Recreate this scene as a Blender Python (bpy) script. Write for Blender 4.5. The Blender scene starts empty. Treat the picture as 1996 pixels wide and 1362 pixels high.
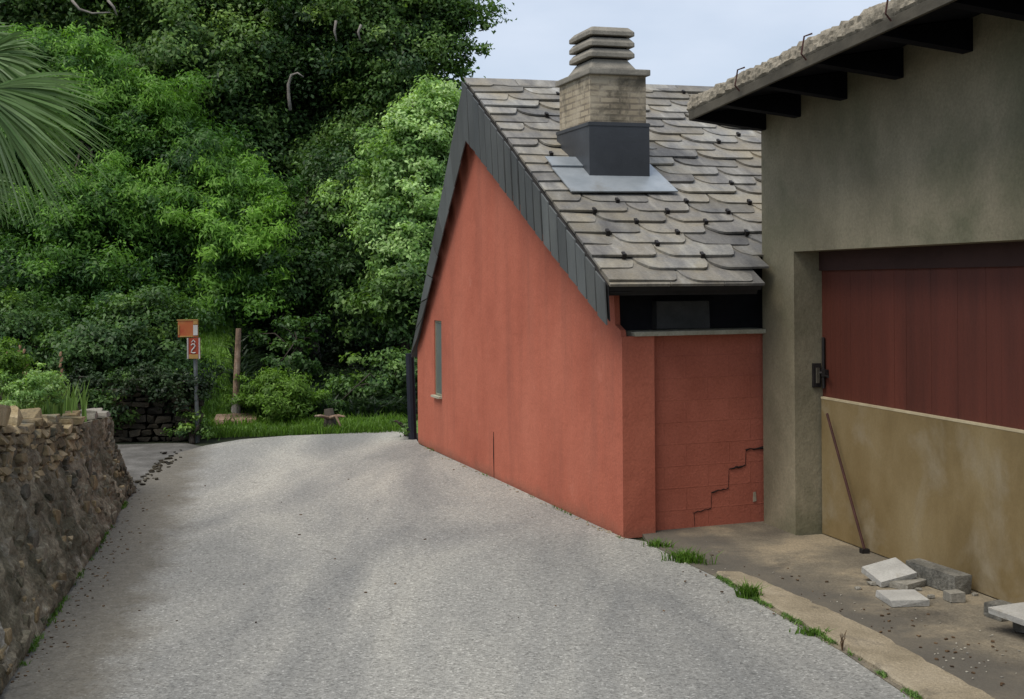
import bpy, bmesh, math, random
import numpy as np
from mathutils import Vector, Matrix, noise
R = math.radians
random.seed(7)
C = bpy.context.scene.collection
V = Vector

# ------------------------------------------------------------------ camera, world, sun, exposure
SC = bpy.context.scene
FPX, HX, HY, ROLL = 2400.0, 998.0, 551.0, R(0.4)
CAMZ = 2.0
RIGHT = V((math.cos(ROLL), 0, -math.sin(ROLL)))
UP = V((math.sin(ROLL), 0, math.cos(ROLL)))
cam_d = bpy.data.cameras.new('camera')
cam = bpy.data.objects.new('camera', cam_d)
C.objects.link(cam)
mw = Matrix.Identity(4)
for i in range(3):
    mw[i][0] = RIGHT[i]; mw[i][1] = UP[i]; mw[i][2] = (0, -1, 0)[i]; mw[i][3] = (0, 0, CAMZ)[i]
cam.matrix_world = mw
cam_d.sensor_width = 36
cam_d.lens = 36 * FPX / 1996
cam_d.shift_y = -(681 - HY) / 1996
cam_d.clip_start = 0.05
cam_d.clip_end = 2000
SC.camera = cam

SUN_EL, SUN_AZ = R(62), R(230)      # azimuth from +Y clockwise: to the left, a little behind the camera
world = bpy.data.worlds.new('World')
SC.world = world
world.use_nodes = True
wn, wl = world.node_tree.nodes, world.node_tree.links
bg = wn['Background']
sky = wn.new('ShaderNodeTexSky')
sky.sky_type = 'NISHITA'
sky.sun_disc = False
sky.sun_elevation = SUN_EL
sky.sun_rotation = SUN_AZ
tc = wn.new('ShaderNodeTexCoord')
mp = wn.new('ShaderNodeMapping')
mp.inputs['Scale'].default_value = (1, 1, 2.6)
cn = wn.new('ShaderNodeTexNoise')
cn.inputs['Scale'].default_value = 4.2
cn.inputs['Detail'].default_value = 5
cn.inputs['Roughness'].default_value = 0.5
cr = wn.new('ShaderNodeValToRGB')
cr.color_ramp.elements[0].position = 0.3
cr.color_ramp.elements[0].color = (0.48, 0.48, 0.48, 1)
cr.color_ramp.elements[1].position = 0.72
cr.color_ramp.elements[1].color = (0.97, 0.97, 0.97, 1)
cm = wn.new('ShaderNodeMixRGB')
cm.inputs[2].default_value = (5.9, 6.6, 7.75, 1)
wl.new(tc.outputs['Generated'], mp.inputs[0])
wl.new(mp.outputs[0], cn.inputs['Vector'])
wl.new(cn.outputs['Fac'], cr.inputs[0])
wl.new(cr.outputs[0], cm.inputs[0])
wl.new(sky.outputs[0], cm.inputs[1])
wl.new(cm.outputs[0], bg.inputs['Color'])
bg.inputs['Strength'].default_value = 0.1

sun_d = bpy.data.lights.new('sun', 'SUN')
sun_d.energy = 2.6
sun_d.angle = R(40)
sun_d.color = (1.0, 0.93, 0.82)
sun = bpy.data.objects.new('sun', sun_d)
C.objects.link(sun)
sdir = V((math.sin(SUN_AZ) * math.cos(SUN_EL), math.cos(SUN_AZ) * math.cos(SUN_EL), math.sin(SUN_EL)))
sun.rotation_euler = sdir.to_track_quat('Z', 'Y').to_euler()
sun.location = (0, 0, 20)

SC.view_settings.view_transform = 'Standard'
SC.view_settings.look = 'None'
SC.view_settings.exposure = 0.3
SC.view_settings.gamma = 1.0

# ------------------------------------------------------------------ pixel -> place (photograph pixels, 1996 x 1362)
def ray(px, py):
    return RIGHT * ((px - HX) / FPX) + UP * ((HY - py) / FPX) + V((0, 1, 0))
CAM = V((0, 0, CAMZ))
def g(px, py, z=0.0):
    r = ray(px, py)
    return CAM + r * ((z - CAMZ) / r.z)
def onp(px, py, p0, n):
    r = ray(px, py)
    return CAM + r * ((p0 - CAM).dot(n) / r.dot(n))
def at(px, py, Y):
    return CAM + ray(px, py) * Y

# ------------------------------------------------------------------ objects
def thing(name, label, cat, loc=(0, 0, 0), group=None):
    o = bpy.data.objects.new(name, None)
    C.objects.link(o)
    o.location = loc
    o.empty_display_size = 0.2
    return tag(o, label, cat, group)
def tag(o, label=None, cat=None, group=None, kind=None):
    if label: o['label'] = label
    if cat: o['category'] = cat
    if group: o['group'] = group
    if kind: o['kind'] = kind
    return o
def rootloc(o):
    while o.parent: o = o.parent
    return o.location

class MB:
    def __init__(s):
        s.v = []; s.f = []; s.uv = {}
    def add(s, vs, fs, uvs=None):
        b = len(s.v)
        s.v += [V(p) for p in vs]
        s.f += [[b + i for i in f] for f in fs]
        if uvs:
            for i, q in enumerate(uvs): s.uv[b + i] = q
        return s
    def box(s, c, x, y, z):
        """centre and three half vectors"""
        c, x, y, z = V(c), V(x), V(y), V(z)
        vs = [c + x * i + y * j + z * k for k in (-1, 1) for j in (-1, 1) for i in (-1, 1)]
        return s.add(vs, [(0, 2, 3, 1), (4, 5, 7, 6), (0, 1, 5, 4), (2, 6, 7, 3), (0, 4, 6, 2), (1, 3, 7, 5)])
    def prism(s, poly, ext, uvs=None):
        n = len(poly); ext = V(ext)
        vs = [V(p) for p in poly] + [V(p) + ext for p in poly]
        fs = [list(range(n - 1, -1, -1)), list(range(n, 2 * n))]
        fs += [(i, (i + 1) % n, n + (i + 1) % n, n + i) for i in range(n)]
        return s.add(vs, fs, list(uvs) * 2 if uvs else None)
    def tube(s, pts, rad, n=8, cap=True):
        pts = [V(p) for p in pts]
        vs = []
        for i, p in enumerate(pts):
            d = (pts[min(i + 1, len(pts) - 1)] - pts[max(i - 1, 0)]).normalized()
            a = d.orthogonal().normalized() if i == 0 else (a - d * a.dot(d)).normalized()
            b = d.cross(a)
            r = rad[i] if isinstance(rad, (list, tuple)) else rad
            vs += [p + (a * math.cos(2 * math.pi * k / n) + b * math.sin(2 * math.pi * k / n)) * r for k in range(n)]
        fs = []
        for i in range(len(pts) - 1):
            for k in range(n):
                fs.append((i * n + k, i * n + (k + 1) % n, (i + 1) * n + (k + 1) % n, (i + 1) * n + k))
        if cap:
            fs.append(list(range(n - 1, -1, -1)))
            fs.append([(len(pts) - 1) * n + k for k in range(n)])
        return s.add(vs, fs)
    def hull(s, pts):
        bm = bmesh.new()
        for p in pts: bm.verts.new(p)
        bmesh.ops.convex_hull(bm, input=bm.verts)
        bmesh.ops.delete(bm, geom=[v for v in bm.verts if not v.link_faces], context='VERTS')
        bm.verts.index_update()
        s.add([v.co.copy() for v in bm.verts], [[v.index for v in f.verts] for f in bm.faces])
        bm.free()
        return s
    def stone(s, c, x, y, z, j=0.16, ch=0.22, rng=random):
        """a rough stone: jittered box with its corners broken off"""
        c, x, y, z = V(c), V(x), V(y), V(z)
        pts = []
        for k in (-1, 1):
            for l in (-1, 1):
                for i in (-1, 1):
                    q = [i * (1 - rng.random() * j), l * (1 - rng.random() * j), k * (1 - rng.random() * j)]
                    for a in range(3):
                        p = list(q); p[a] *= 1 - ch * (0.4 + rng.random())
                        pts.append(c + x * p[0] + y * p[1] + z * p[2])
        return s.hull(pts)
    def build(s, name, mat, parent=None, smooth=False, bevel=0):
        me = bpy.data.meshes.new(name)
        off = rootloc(parent) if parent else V((0, 0, 0))
        me.from_pydata([p - off for p in s.v], [], s.f)
        if s.uv:
            l = me.uv_layers.new(name='UVMap')
            for lp in me.loops: l.data[lp.index].uv = s.uv.get(lp.vertex_index, (0, 0))
        bm = bmesh.new(); bm.from_mesh(me)
        bmesh.ops.recalc_face_normals(bm, faces=bm.faces)
        if bevel:
            es = [e for e in bm.edges if len(e.link_faces) == 2 and e.calc_face_angle(0) > 0.5]
            bmesh.ops.bevel(bm, geom=es, offset=bevel, segments=2, affect='EDGES', profile=0.6)
        bm.to_mesh(me); bm.free()
        if smooth:
            for p in me.polygons: p.use_smooth = True
        me.materials.append(mat)
        o = bpy.data.objects.new(name, me)
        C.objects.link(o)
        if parent: o.parent = parent
        return o

# ------------------------------------------------------------------ materials
def newmat(name):
    m = bpy.data.materials.new(name); m.use_nodes = True
    return m, m.node_tree.nodes, m.node_tree.links, m.node_tree.nodes['Principled BSDF']
def ramp(n, stops):
    r = n.new('ShaderNodeValToRGB'); e = r.color_ramp.elements
    while len(e) < len(stops): e.new(0.5)
    for i, (p, c) in enumerate(stops):
        e[i].position = p
        e[i].color = (c[0], c[1], c[2], 1) if not isinstance(c, (int, float)) else (c, c, c, 1)
    return r
def noise_n(n, l, vec, scale, detail=6, rough=0.6, dist=0.0):
    t = n.new('ShaderNodeTexNoise')
    t.inputs['Scale'].default_value = scale; t.inputs['Detail'].default_value = detail
    t.inputs['Roughness'].default_value = rough; t.inputs['Distortion'].default_value = dist
    if vec is not None: l.new(vec, t.inputs['Vector'])
    return t.outputs['Fac']
def mul(n, l, a, b, fac=1.0, mode='MULTIPLY'):
    m = n.new('ShaderNodeMixRGB'); m.blend_type = mode
    if isinstance(fac, float): m.inputs[0].default_value = fac
    else: l.new(fac, m.inputs[0])
    for i, q in ((1, a), (2, b)):
        if isinstance(q, tuple): m.inputs[i].default_value = (*q, 1)
        else: l.new(q, m.inputs[i])
    return m.outputs[0]
def coords(n, l, stretch=(1, 1, 1), rot=(0, 0, 0), which='Object'):
    t = n.new('ShaderNodeTexCoord'); m = n.new('ShaderNodeMapping')
    m.inputs['Scale'].default_value = stretch; m.inputs['Rotation'].default_value = rot
    l.new(t.outputs[which], m.inputs[0])
    return m.outputs[0]
def bump(n, l, b, h, strength, dist=0.02, prev=None):
    k = n.new('ShaderNodeBump')
    k.inputs['Strength'].default_value = strength; k.inputs['Distance'].default_value = dist
    l.new(h, k.inputs['Height'])
    if prev: l.new(prev, k.inputs['Normal'])
    l.new(k.outputs[0], b.inputs['Normal'])
    return k.outputs[0]
def surf(name, stops, scale=3, detail=8, rough=0.85, bmp=0.3, bscale=40, stretch=(1, 1, 1), rot=(0, 0, 0), island=0.0,
         spec=0.3, grain=0.0, gscale=60, metal=0.0, which='Object', patch=None, bdist=0.02):
    m, n, l, b = newmat(name)
    vec = coords(n, l, stretch, rot, which)
    plain = coords(n, l)
    col = ramp(n, stops); l.new(noise_n(n, l, vec, scale, detail), col.inputs[0])
    c = col.outputs[0]
    if patch:      # (colour, scale, lo, hi): stains with a shape of their own
        pr = ramp(n, [(patch[2], 0.0), (patch[3], 1.0)])
        l.new(noise_n(n, l, plain, patch[1], 7, 0.62, 0.4), pr.inputs[0])
        c = mul(n, l, c, patch[0], pr.outputs[0], 'MIX')
    if grain:
        gr = ramp(n, [(0.3, 1 - grain), (0.7, 1 + grain)]); l.new(noise_n(n, l, plain, gscale, 4, 0.7), gr.inputs[0])
        c = mul(n, l, c, gr.outputs[0])
    if island:
        ge = n.new('ShaderNodeNewGeometry')
        ir = ramp(n, [(0, (1 - island, 1 - island, 1 - island)), (0.5, (1, 1 - island * 0.1, 1 - island * 0.25)), (1, (1 + island, 1 + island, 1 + island * 0.9))])
        l.new(ge.outputs['Random Per Island'], ir.inputs[0])
        c = mul(n, l, c, ir.outputs[0])
    l.new(c, b.inputs['Base Color'])
    b.inputs['Roughness'].default_value = rough
    b.inputs['Specular IOR Level'].default_value = spec
    b.inputs['Metallic'].default_value = metal
    if bmp: bump(n, l, b, noise_n(n, l, vec if stretch != (1, 1, 1) else plain, bscale, 6, 0.65), bmp, bdist)
    return m
def leafmat(name, cols, transl=0.3, island=0.35):
    m, n, l, b = newmat(name)
    at_ = n.new('ShaderNodeAttribute'); at_.attribute_name = 'tint'
    k = len(cols) - 1
    cr_ = ramp(n, [(i / k, c) for i, c in enumerate(cols)])
    l.new(at_.outputs['Fac'], cr_.inputs[0])
    ge = n.new('ShaderNodeNewGeometry')
    ir = ramp(n, [(0, 1 - island), (1, 1 + island)]); l.new(ge.outputs['Random Per Island'], ir.inputs[0])
    c = mul(n, l, cr_.outputs[0], ir.outputs[0])
    l.new(c, b.inputs['Base Color'])
    b.inputs['Roughness'].default_value = 0.5
    b.inputs['Specular IOR Level'].default_value = 0.3
    tr = n.new('ShaderNodeBsdfTranslucent')
    l.new(mul(n, l, c, (1.15, 1.25, 0.55)), tr.inputs['Color'])
    mx = n.new('ShaderNodeMixShader'); mx.inputs[0].default_value = transl
    l.new(b.outputs[0], mx.inputs[1]); l.new(tr.outputs[0], mx.inputs[2])
    l.new(mx.outputs[0], n['Material Output'].inputs['Surface'])
    return m

def road_material():
    m, n, l, b = newmat('road_asphalt')
    p = coords(n, l)
    # worn wheel tracks run along the road
    tr = ramp(n, [(0.32, (0.178, 0.180, 0.174)), (0.5, (0.275, 0.272, 0.251)), (0.66, (0.372, 0.361, 0.320))])
    l.new(noise_n(n, l, coords(n, l, (1.0, 0.28, 1), (0, 0, R(-8))), 0.85, 5, 0.55, 0.6), tr.inputs[0])
    sp = n.new('ShaderNodeTexVoronoi'); sp.inputs['Scale'].default_value = 85; sp.inputs['Randomness'].default_value = 1
    l.new(p, sp.inputs['Vector'])
    wn_ = n.new('ShaderNodeSeparateColor'); l.new(sp.outputs['Color'], wn_.inputs[0])
    sr = ramp(n, [(0.0, 0.50), (0.25, 0.86), (0.7, 1.04), (0.93, 1.18), (1.0, 1.75)])
    l.new(wn_.outputs[0], sr.inputs[0])
    c = mul(n, l, tr.outputs[0], sr.outputs[0], 0.85)
    g2 = ramp(n, [(0.3, 0.72), (0.72, 1.25)]); l.new(noise_n(n, l, p, 26, 5, 0.75), g2.inputs[0])
    c = mul(n, l, c, g2.outputs[0], 0.8)
    # pits and dark spots
    pt = ramp(n, [(0.69, 0.0), (0.76, 1.0)]); l.new(noise_n(n, l, p, 9, 3, 0.6), pt.inputs[0])
    c = mul(n, l, c, (0.16, 0.155, 0.145), mul(n, l, pt.outputs[0], (0.6, 0.6, 0.6)), 'MIX')
    # hairline cracks here and there
    wv_ = n.new('ShaderNodeVectorMath'); wv_.operation = 'MULTIPLY_ADD'
    wt = n.new('ShaderNodeTexNoise'); wt.inputs['Scale'].default_value = 2.5; wt.inputs['Detail'].default_value = 5; l.new(p, wt.inputs['Vector'])
    l.new(wt.outputs['Color'], wv_.inputs[0]); wv_.inputs[1].default_value = (0.55, 0.55, 0); l.new(p, wv_.inputs[2])
    ck = n.new('ShaderNodeTexVoronoi'); ck.feature = 'DISTANCE_TO_EDGE'; ck.inputs['Scale'].default_value = 0.55; l.new(wv_.outputs[0], ck.inputs['Vector'])
    cr1 = ramp(n, [(0.0, 0.4), (0.004, 0.0)]); l.new(ck.outputs['Distance'], cr1.inputs[0])
    cr2 = ramp(n, [(0.47, 0.0), (0.60, 1.0)]); l.new(noise_n(n, l, p, 0.9, 4, 0.6), cr2.inputs[0])
    c = mul(n, l, c, (0.085, 0.08, 0.072), mul(n, l, cr1.outputs[0], cr2.outputs[0]), 'MIX')
    # earth washed off the bank lies in a band along the left wall (attribute made in the mesh)
    dt = n.new('ShaderNodeVectorMath'); dt.operation = 'DOT_PRODUCT'
    w0, w1 = g(20, 1325), g(240, 985)
    wv = (w1 - w0).normalized(); wnn = V((wv.y, -wv.x, 0))
    l.new(p, dt.inputs[0]); dt.inputs[1].default_value = wnn
    df = n.new('ShaderNodeMath'); df.operation = 'SUBTRACT'; l.new(dt.outputs['Value'], df.inputs[0]); df.inputs[1].default_value = w0.dot(wnn)
    dn = n.new('ShaderNodeMath'); dn.operation = 'MULTIPLY_ADD'
    l.new(noise_n(n, l, p, 2.2, 7, 0.7), dn.inputs[0]); dn.inputs[1].default_value = -0.8
    l.new(df.outputs[0], dn.inputs[2])
    dr = ramp(n, [(0.0, 0.7), (0.30, 0.0)]); l.new(dn.outputs[0], dr.inputs[0])
    dc = ramp(n, [(0.3, (0.062, 0.052, 0.036)), (0.7, (0.135, 0.118, 0.088))]); l.new(noise_n(n, l, p, 14, 6, 0.7), dc.inputs[0])
    c = mul(n, l, c, dc.outputs[0], dr.outputs[0], 'MIX')
    l.new(c, b.inputs['Base Color'])
    b.inputs['Roughness'].default_value = 0.9
    b.inputs['Specular IOR Level'].default_value = 0.25
    k = bump(n, l, b, sp.outputs['Distance'], 0.35, 0.01)
    bump(n, l, b, noise_n(n, l, p, 18, 5, 0.7), 0.35, 0.02, k)
    return m

def red_material():
    m, n, l, b = newmat('red_render')
    p = coords(n, l)
    c1 = ramp(n, [(0.28, (0.335, 0.094, 0.058)), (0.5, (0.42, 0.126, 0.078)), (0.75, (0.465, 0.150, 0.095))])
    l.new(noise_n(n, l, coords(n, l, (1, 1, 0.6)), 1.3, 6, 0.55), c1.inputs[0])
    st = ramp(n, [(0.5, 0.0), (0.78, 0.45)])
    l.new(noise_n(n, l, coords(n, l, (3.0, 3.0, 0.32)), 1.6, 6, 0.6, 0.3), st.inputs[0])
    c = mul(n, l, c1.outputs[0], (0.25, 0.092, 0.064), st.outputs[0], 'MIX')
    fl = ramp(n, [(0.62, 0.0), (0.74, 0.55)]); l.new(noise_n(n, l, p, 2.7, 9, 0.74), fl.inputs[0])
    c = mul(n, l, c, (0.52, 0.20, 0.14), fl.outputs[0], 'MIX')
    # splashed earth along the foot of the wall
    sx = n.new('ShaderNodeSeparateXYZ'); l.new(p, sx.inputs[0])
    sm = n.new('ShaderNodeMath'); sm.operation = 'MULTIPLY_ADD'; l.new(sx.outputs['Z'], sm.inputs[0]); sm.inputs[1].default_value = -3.2
    l.new(noise_n(n, l, p, 3.4, 8, 0.7), sm.inputs[2])
    sr_ = ramp(n, [(0.18, 0.0), (0.62, 0.55)]); l.new(sm.outputs[0], sr_.inputs[0])
    c = mul(n, l, c, (0.24, 0.12, 0.08), sr_.outputs[0], 'MIX')
    gr = ramp(n, [(0.3, 0.86), (0.7, 1.12)]); l.new(noise_n(n, l, p, 55, 4, 0.7), gr.inputs[0])
    c = mul(n, l, c, gr.outputs[0])
    l.new(c, b.inputs['Base Color'])
    b.inputs['Roughness'].default_value = 0.9; b.inputs['Specular IOR Level'].default_value = 0.2
    k = bump(n, l, b, noise_n(n, l, p, 3.5, 6, 0.55), 0.32, 0.05)
    bump(n, l, b, noise_n(n, l, p, 70, 5, 0.7), 0.3, 0.012, k)
    return m
def block_material():
    """painted concrete block: courses 0.175 m high"""
    m, n, l, b = newmat('red_block')
    p = coords(n, l)
    uv = coords(n, l, which='UV')
    br = n.new('ShaderNodeTexBrick')
    br.inputs['Scale'].default_value = 1.0
    br.inputs['Brick Width'].default_value = 0.40; br.inputs['Row Height'].default_value = 0.175
    br.inputs['Mortar Size'].default_value = 0.008; br.inputs['Mortar Smooth'].default_value = 0.8
    br.inputs['Color1'].default_value = (0.9, 0.9, 0.9, 1); br.inputs['Color2'].default_value = (1.06, 1.06, 1.06, 1)
    br.inputs['Mortar'].default_value = (0.72, 0.72, 0.72, 1)
    l.new(uv, br.inputs['Vector'])
    c1 = ramp(n, [(0.3, (0.35, 0.104, 0.066)), (0.7, (0.44, 0.138, 0.09))]); l.new(noise_n(n, l, p, 2.6, 7, 0.6), c1.inputs[0])
    c = mul(n, l, c1.outputs[0], br.outputs['Color'], 0.3)
    gr = ramp(n, [(0.3, 0.84), (0.7, 1.14)]); l.new(noise_n(n, l, p, 60, 4, 0.7), gr.inputs[0])
    l.new(mul(n, l, c, gr.outputs[0]), b.inputs['Base Color'])
    b.inputs['Roughness'].default_value = 0.9; b.inputs['Specular IOR Level'].default_value = 0.2
    inv = n.new('ShaderNodeMath'); inv.operation = 'SUBTRACT'; inv.inputs[0].default_value = 1; l.new(br.outputs['Fac'], inv.inputs[1])
    k = bump(n, l, b, inv.outputs[0], 0.22, 0.012)
    bump(n, l, b, noise_n(n, l, p, 45, 6, 0.7), 0.45, 0.015, k)
    return m
def brick_material():
    m, n, l, b = newmat('chimney_brick')
    p = coords(n, l); uv = coords(n, l, which='UV')
    br = n.new('ShaderNodeTexBrick')
    br.inputs['Scale'].default_value = 1.0
    br.inputs['Brick Width'].default_value = 0.19; br.inputs['Row Height'].default_value = 0.055
    br.inputs['Mortar Size'].default_value = 0.009
    br.inputs['Color1'].default_value = (0.25, 0.205, 0.135, 1); br.inputs['Color2'].default_value = (0.40, 0.335, 0.235, 1)
    br.inputs['Mortar'].default_value = (0.20, 0.165, 0.12, 1); br.inputs['Bias'].default_value = 0.1
    l.new(uv, br.inputs['Vector'])
    # limewash left in patches, soot stains
    lm = ramp(n, [(0.46, 0.0), (0.62, 0.75)]); l.new(noise_n(n, l, p, 4.2, 7, 0.65), lm.inputs[0])
    c = mul(n, l, br.outputs['Color'], (0.44, 0.38, 0.28), lm.outputs[0], 'MIX')
    so = ramp(n, [(0.50, 0.0), (0.64, 0.85)]); l.new(noise_n(n, l, p, 3.1, 6, 0.65, 0.5), so.inputs[0])
    c = mul(n, l, c, (0.075, 0.065, 0.045), so.outputs[0], 'MIX')
    l.new(c, b.inputs['Base Color']); b.inputs['Roughness'].default_value = 0.92
    inv = n.new('ShaderNodeMath'); inv.operation = 'SUBTRACT'; inv.inputs[0].default_value = 1; l.new(br.outputs['Fac'], inv.inputs[1])
    k = bump(n, l, b, inv.outputs[0], 0.7, 0.02)
    bump(n, l, b, noise_n(n, l, p, 40, 6, 0.7), 0.4, 0.015, k)
    return m

MT = {}
MT['road'] = road_material()
MT['red'] = red_material()
MT['block'] = block_material()
MT['brick'] = brick_material()
MT['earth'] = surf('forest_floor', [(0.3, (0.012, 0.017, 0.007)), (0.55, (0.022, 0.028, 0.012)), (0.75, (0.035, 0.034, 0.018))], 2, bmp=0.6, bscale=8, rough=0.95)
MT['bank'] = surf('bank_turf', [(0.3, (0.063, 0.126, 0.027)), (0.6, (0.126, 0.234, 0.045)), (0.8, (0.162, 0.27, 0.054))], 3, bmp=0.6, bscale=20, rough=0.95)
MT['bed'] = surf('bed_soil', [(0.3, (0.05, 0.04, 0.025)), (0.7, (0.09, 0.08, 0.045))], 4, bmp=0.6, bscale=14, rough=0.95)
MT['gully'] = surf('path_stone', [(0.3, (0.051, 0.048, 0.042)), (0.5, (0.096, 0.0912, 0.0828)), (0.72, (0.174, 0.168, 0.156))], 2.2, bmp=0.6, bscale=9, grain=0.3, gscale=40)
MT['apron'] = surf('apron_concrete', [(0.34, (0.108, 0.0944, 0.0736)), (0.48, (0.164, 0.1424, 0.1056)), (0.6, (0.264, 0.22, 0.152))], 1.35, 8, bmp=0.5, bscale=26,
                   grain=0.35, gscale=75, stretch=(1.0, 1.0, 1), patch=((0.08, 0.0704, 0.056), 2.0, 0.56, 0.70))
MT['kerb'] = surf('kerb_concrete', [(0.3, (0.1987, 0.1658, 0.1123)), (0.52, (0.2848, 0.2403, 0.1685)), (0.75, (0.3444, 0.2944, 0.2172))], 3, bmp=0.6, bscale=30, grain=0.35, gscale=90,
                  patch=((0.1126, 0.09814, 0.07488), 3.2, 0.56, 0.70))
MT['slate'] = surf('roof_slate', [(0.27, (0.0978, 0.09523, 0.09389)), (0.44, (0.1643, 0.1602, 0.1549)), (0.58, (0.2271, 0.2201, 0.2019)), (0.74, (0.3287, 0.3246, 0.3147))], 1.5, 7, rough=0.66, bmp=0.4, bscale=24,
                   stretch=(5.0, 1.15, 1), rot=(0, 0, R(16)), island=0.3, spec=0.4, grain=0.2, gscale=45, which='UV', patch=((0.2426, 0.2135, 0.1549), 1.7, 0.46, 0.72))
MT['verge'] = surf('verge_slate', [(0.3, (0.05368, 0.05806, 0.05933)), (0.6, (0.08522, 0.09153, 0.09153)), (0.8, (0.1136, 0.12, 0.1168))], 2.5, rough=0.6, bmp=0.3, bscale=20, stretch=(1, 1, 0.35), island=0.3, spec=0.4)
MT['concrete'] = surf('garage_concrete', [(0.3, (0.1383, 0.1217, 0.07939)), (0.5, (0.2159, 0.1902, 0.1272)), (0.7, (0.2988, 0.2609, 0.1781))], 1.1, 8, bmp=0.35, bscale=22, grain=0.16, gscale=50,
                      stretch=(1, 1, 0.7), patch=((0.1163, 0.1175, 0.06921), 0.95, 0.47, 0.70))
MT['tan'] = surf('door_panel', [(0.28, (0.1249, 0.08733, 0.03531)), (0.5, (0.1972, 0.1423, 0.06354)), (0.72, (0.2628, 0.2028, 0.1059))], 1.6, 8, rough=0.7, bmp=0.15, bscale=18, stretch=(1, 1, 0.6), grain=0.08,
                 patch=((0.2759, 0.2308, 0.153), 2.2, 0.50, 0.78))
MT['tan_edge'] = surf('panel_edge', [(0.3, (0.38, 0.31, 0.19)), (0.7, (0.5, 0.42, 0.27))], 6, bmp=0.2)
MT['maroon'] = surf('door_boards', [(0.3, (0.06983, 0.01971, 0.01216)), (0.55, (0.1022, 0.0271, 0.01642)), (0.75, (0.1278, 0.03531, 0.02129))], 1.5, 8, rough=0.6, bmp=0.25, bscale=14, stretch=(3, 3, 0.25), grain=0.1)
MT['darkwood'] = surf('dark_timber', [(0.3, (0.012, 0.012, 0.013)), (0.7, (0.03, 0.028, 0.027))], 3, rough=0.8, bmp=0.4, bscale=12, stretch=(1, 1, 0.3))
MT['soffit'] = surf('shaded_soffit_timber', [(0.3, (0.004, 0.004, 0.006)), (0.7, (0.010, 0.010, 0.014))], 3, rough=0.9, bmp=0.3, bscale=12, spec=0.1)  # timber darkened to near black; the eave's deep shade is in the colour
MT['greywood'] = surf('fascia_timber', [(0.3, (0.05419, 0.048, 0.03564)), (0.7, (0.102, 0.09, 0.0675))], 3, rough=0.8, bmp=0.4, bscale=12, stretch=(3, 0.3, 1))
MT['void'] = surf('gap_shade_sheet', [(0.3, (0.008, 0.008, 0.011)), (0.7, (0.02, 0.02, 0.024))], 3, bmp=0.3)  # near black, paints the darkness inside the open eave
MT['loftblock'] = surf('loft_block', [(0.3, (0.06, 0.06, 0.0575)), (0.7, (0.1, 0.1, 0.095))], 5, bmp=0.4)
MT['ledge'] = surf('ledge_cement', [(0.3, (0.27, 0.25, 0.18)), (0.7, (0.42, 0.40, 0.31))], 5, bmp=0.4, grain=0.2)
MT['capstone'] = surf('chimney_cap', [(0.3, (0.1564, 0.1454, 0.1224)), (0.55, (0.2392, 0.2208, 0.184)), (0.75, (0.3036, 0.2806, 0.2346))], 5, bmp=0.4, bscale=30, grain=0.15)
MT['lead'] = surf('lead_cladding', [(0.3, (0.02981, 0.0324, 0.03629)), (0.6, (0.04406, 0.04795, 0.05378)), (0.8, (0.0648, 0.06804, 0.07258))], 3, rough=0.45, bmp=0.15, bscale=10, spec=0.5)
MT['zinc'] = surf('zinc_flashing', [(0.3, (0.24, 0.272, 0.296)), (0.6, (0.352, 0.384, 0.408)), (0.8, (0.24, 0.232, 0.208))], 3, rough=0.38, bmp=0.15, bscale=8, spec=0.5, metal=0.35)
MT['tiles'] = surf('eave_tiles', [(0.3, (0.152, 0.1344, 0.104)), (0.5, (0.24, 0.2144, 0.168)), (0.7, (0.336, 0.3, 0.24))], 5, bmp=0.7, bscale=30, island=0.12, grain=0.3, gscale=50)
MT['iron'] = surf('dark_iron', [(0.3, (0.012, 0.011, 0.011)), (0.7, (0.035, 0.03, 0.028))], 8, rough=0.55, bmp=0.2, metal=0.3)
MT['rust'] = surf('rusty_iron', [(0.3, (0.032, 0.012, 0.01)), (0.7, (0.075, 0.028, 0.022))], 8, rough=0.7, bmp=0.3)
MT['shade_brown'] = surf('lintel_shade_brown', [(0.3, (0.03, 0.014, 0.011)), (0.7, (0.055, 0.026, 0.021))], 3, rough=0.8, bmp=0.3, bscale=14)  # dark brown of the shade strip under the lintel
MT['navy'] = surf('dark_paint', [(0.3, (0.008, 0.010, 0.018)), (0.7, (0.018, 0.02, 0.032))], 3, rough=0.7, bmp=0.2)
MT['glass'] = surf('window_pane', [(0.3, (0.10, 0.125, 0.12)), (0.7, (0.17, 0.19, 0.18))], 1.2, rough=0.16, bmp=0, spec=0.6)
MT['winframe'] = surf('window_frame', [(0.3, (0.16, 0.17, 0.12)), (0.7, (0.25, 0.25, 0.18))], 5, rough=0.6, bmp=0.1)
MT['crack'] = surf('crack_shadow', [(0.3, (0.012, 0.008, 0.007)), (0.7, (0.025, 0.012, 0.01))], 9, bmp=0)
MT['scrape'] = surf('wall_scrape', [(0.3, (0.25, 0.22, 0.16)), (0.7, (0.36, 0.30, 0.22))], 20, bmp=0.3)
MT['ochre'] = surf('ochre_stone', [(0.28, (0.09283, 0.0759, 0.05068)), (0.5, (0.2188, 0.1656, 0.08942)), (0.72, (0.3713, 0.3105, 0.2087))], 2.6, bmp=0.7, bscale=22, island=0.42, grain=0.3, gscale=45, patch=((0.1061, 0.1104, 0.08942), 4, 0.56, 0.68))
MT['rubble'] = surf('rubble_render', [(0.28, (0.07, 0.0595, 0.0385)), (0.44, (0.2013, 0.168, 0.112)), (0.58, (0.3325, 0.2888, 0.2013)), (0.74, (0.595, 0.56, 0.4813))], 4.2, 10, bmp=0.9, bscale=26,
                    stretch=(1.4, 1.4, 0.55), grain=0.45, gscale=42, patch=((0.091, 0.08225, 0.049), 2.1, 0.44, 0.62), bdist=0.04)
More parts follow.
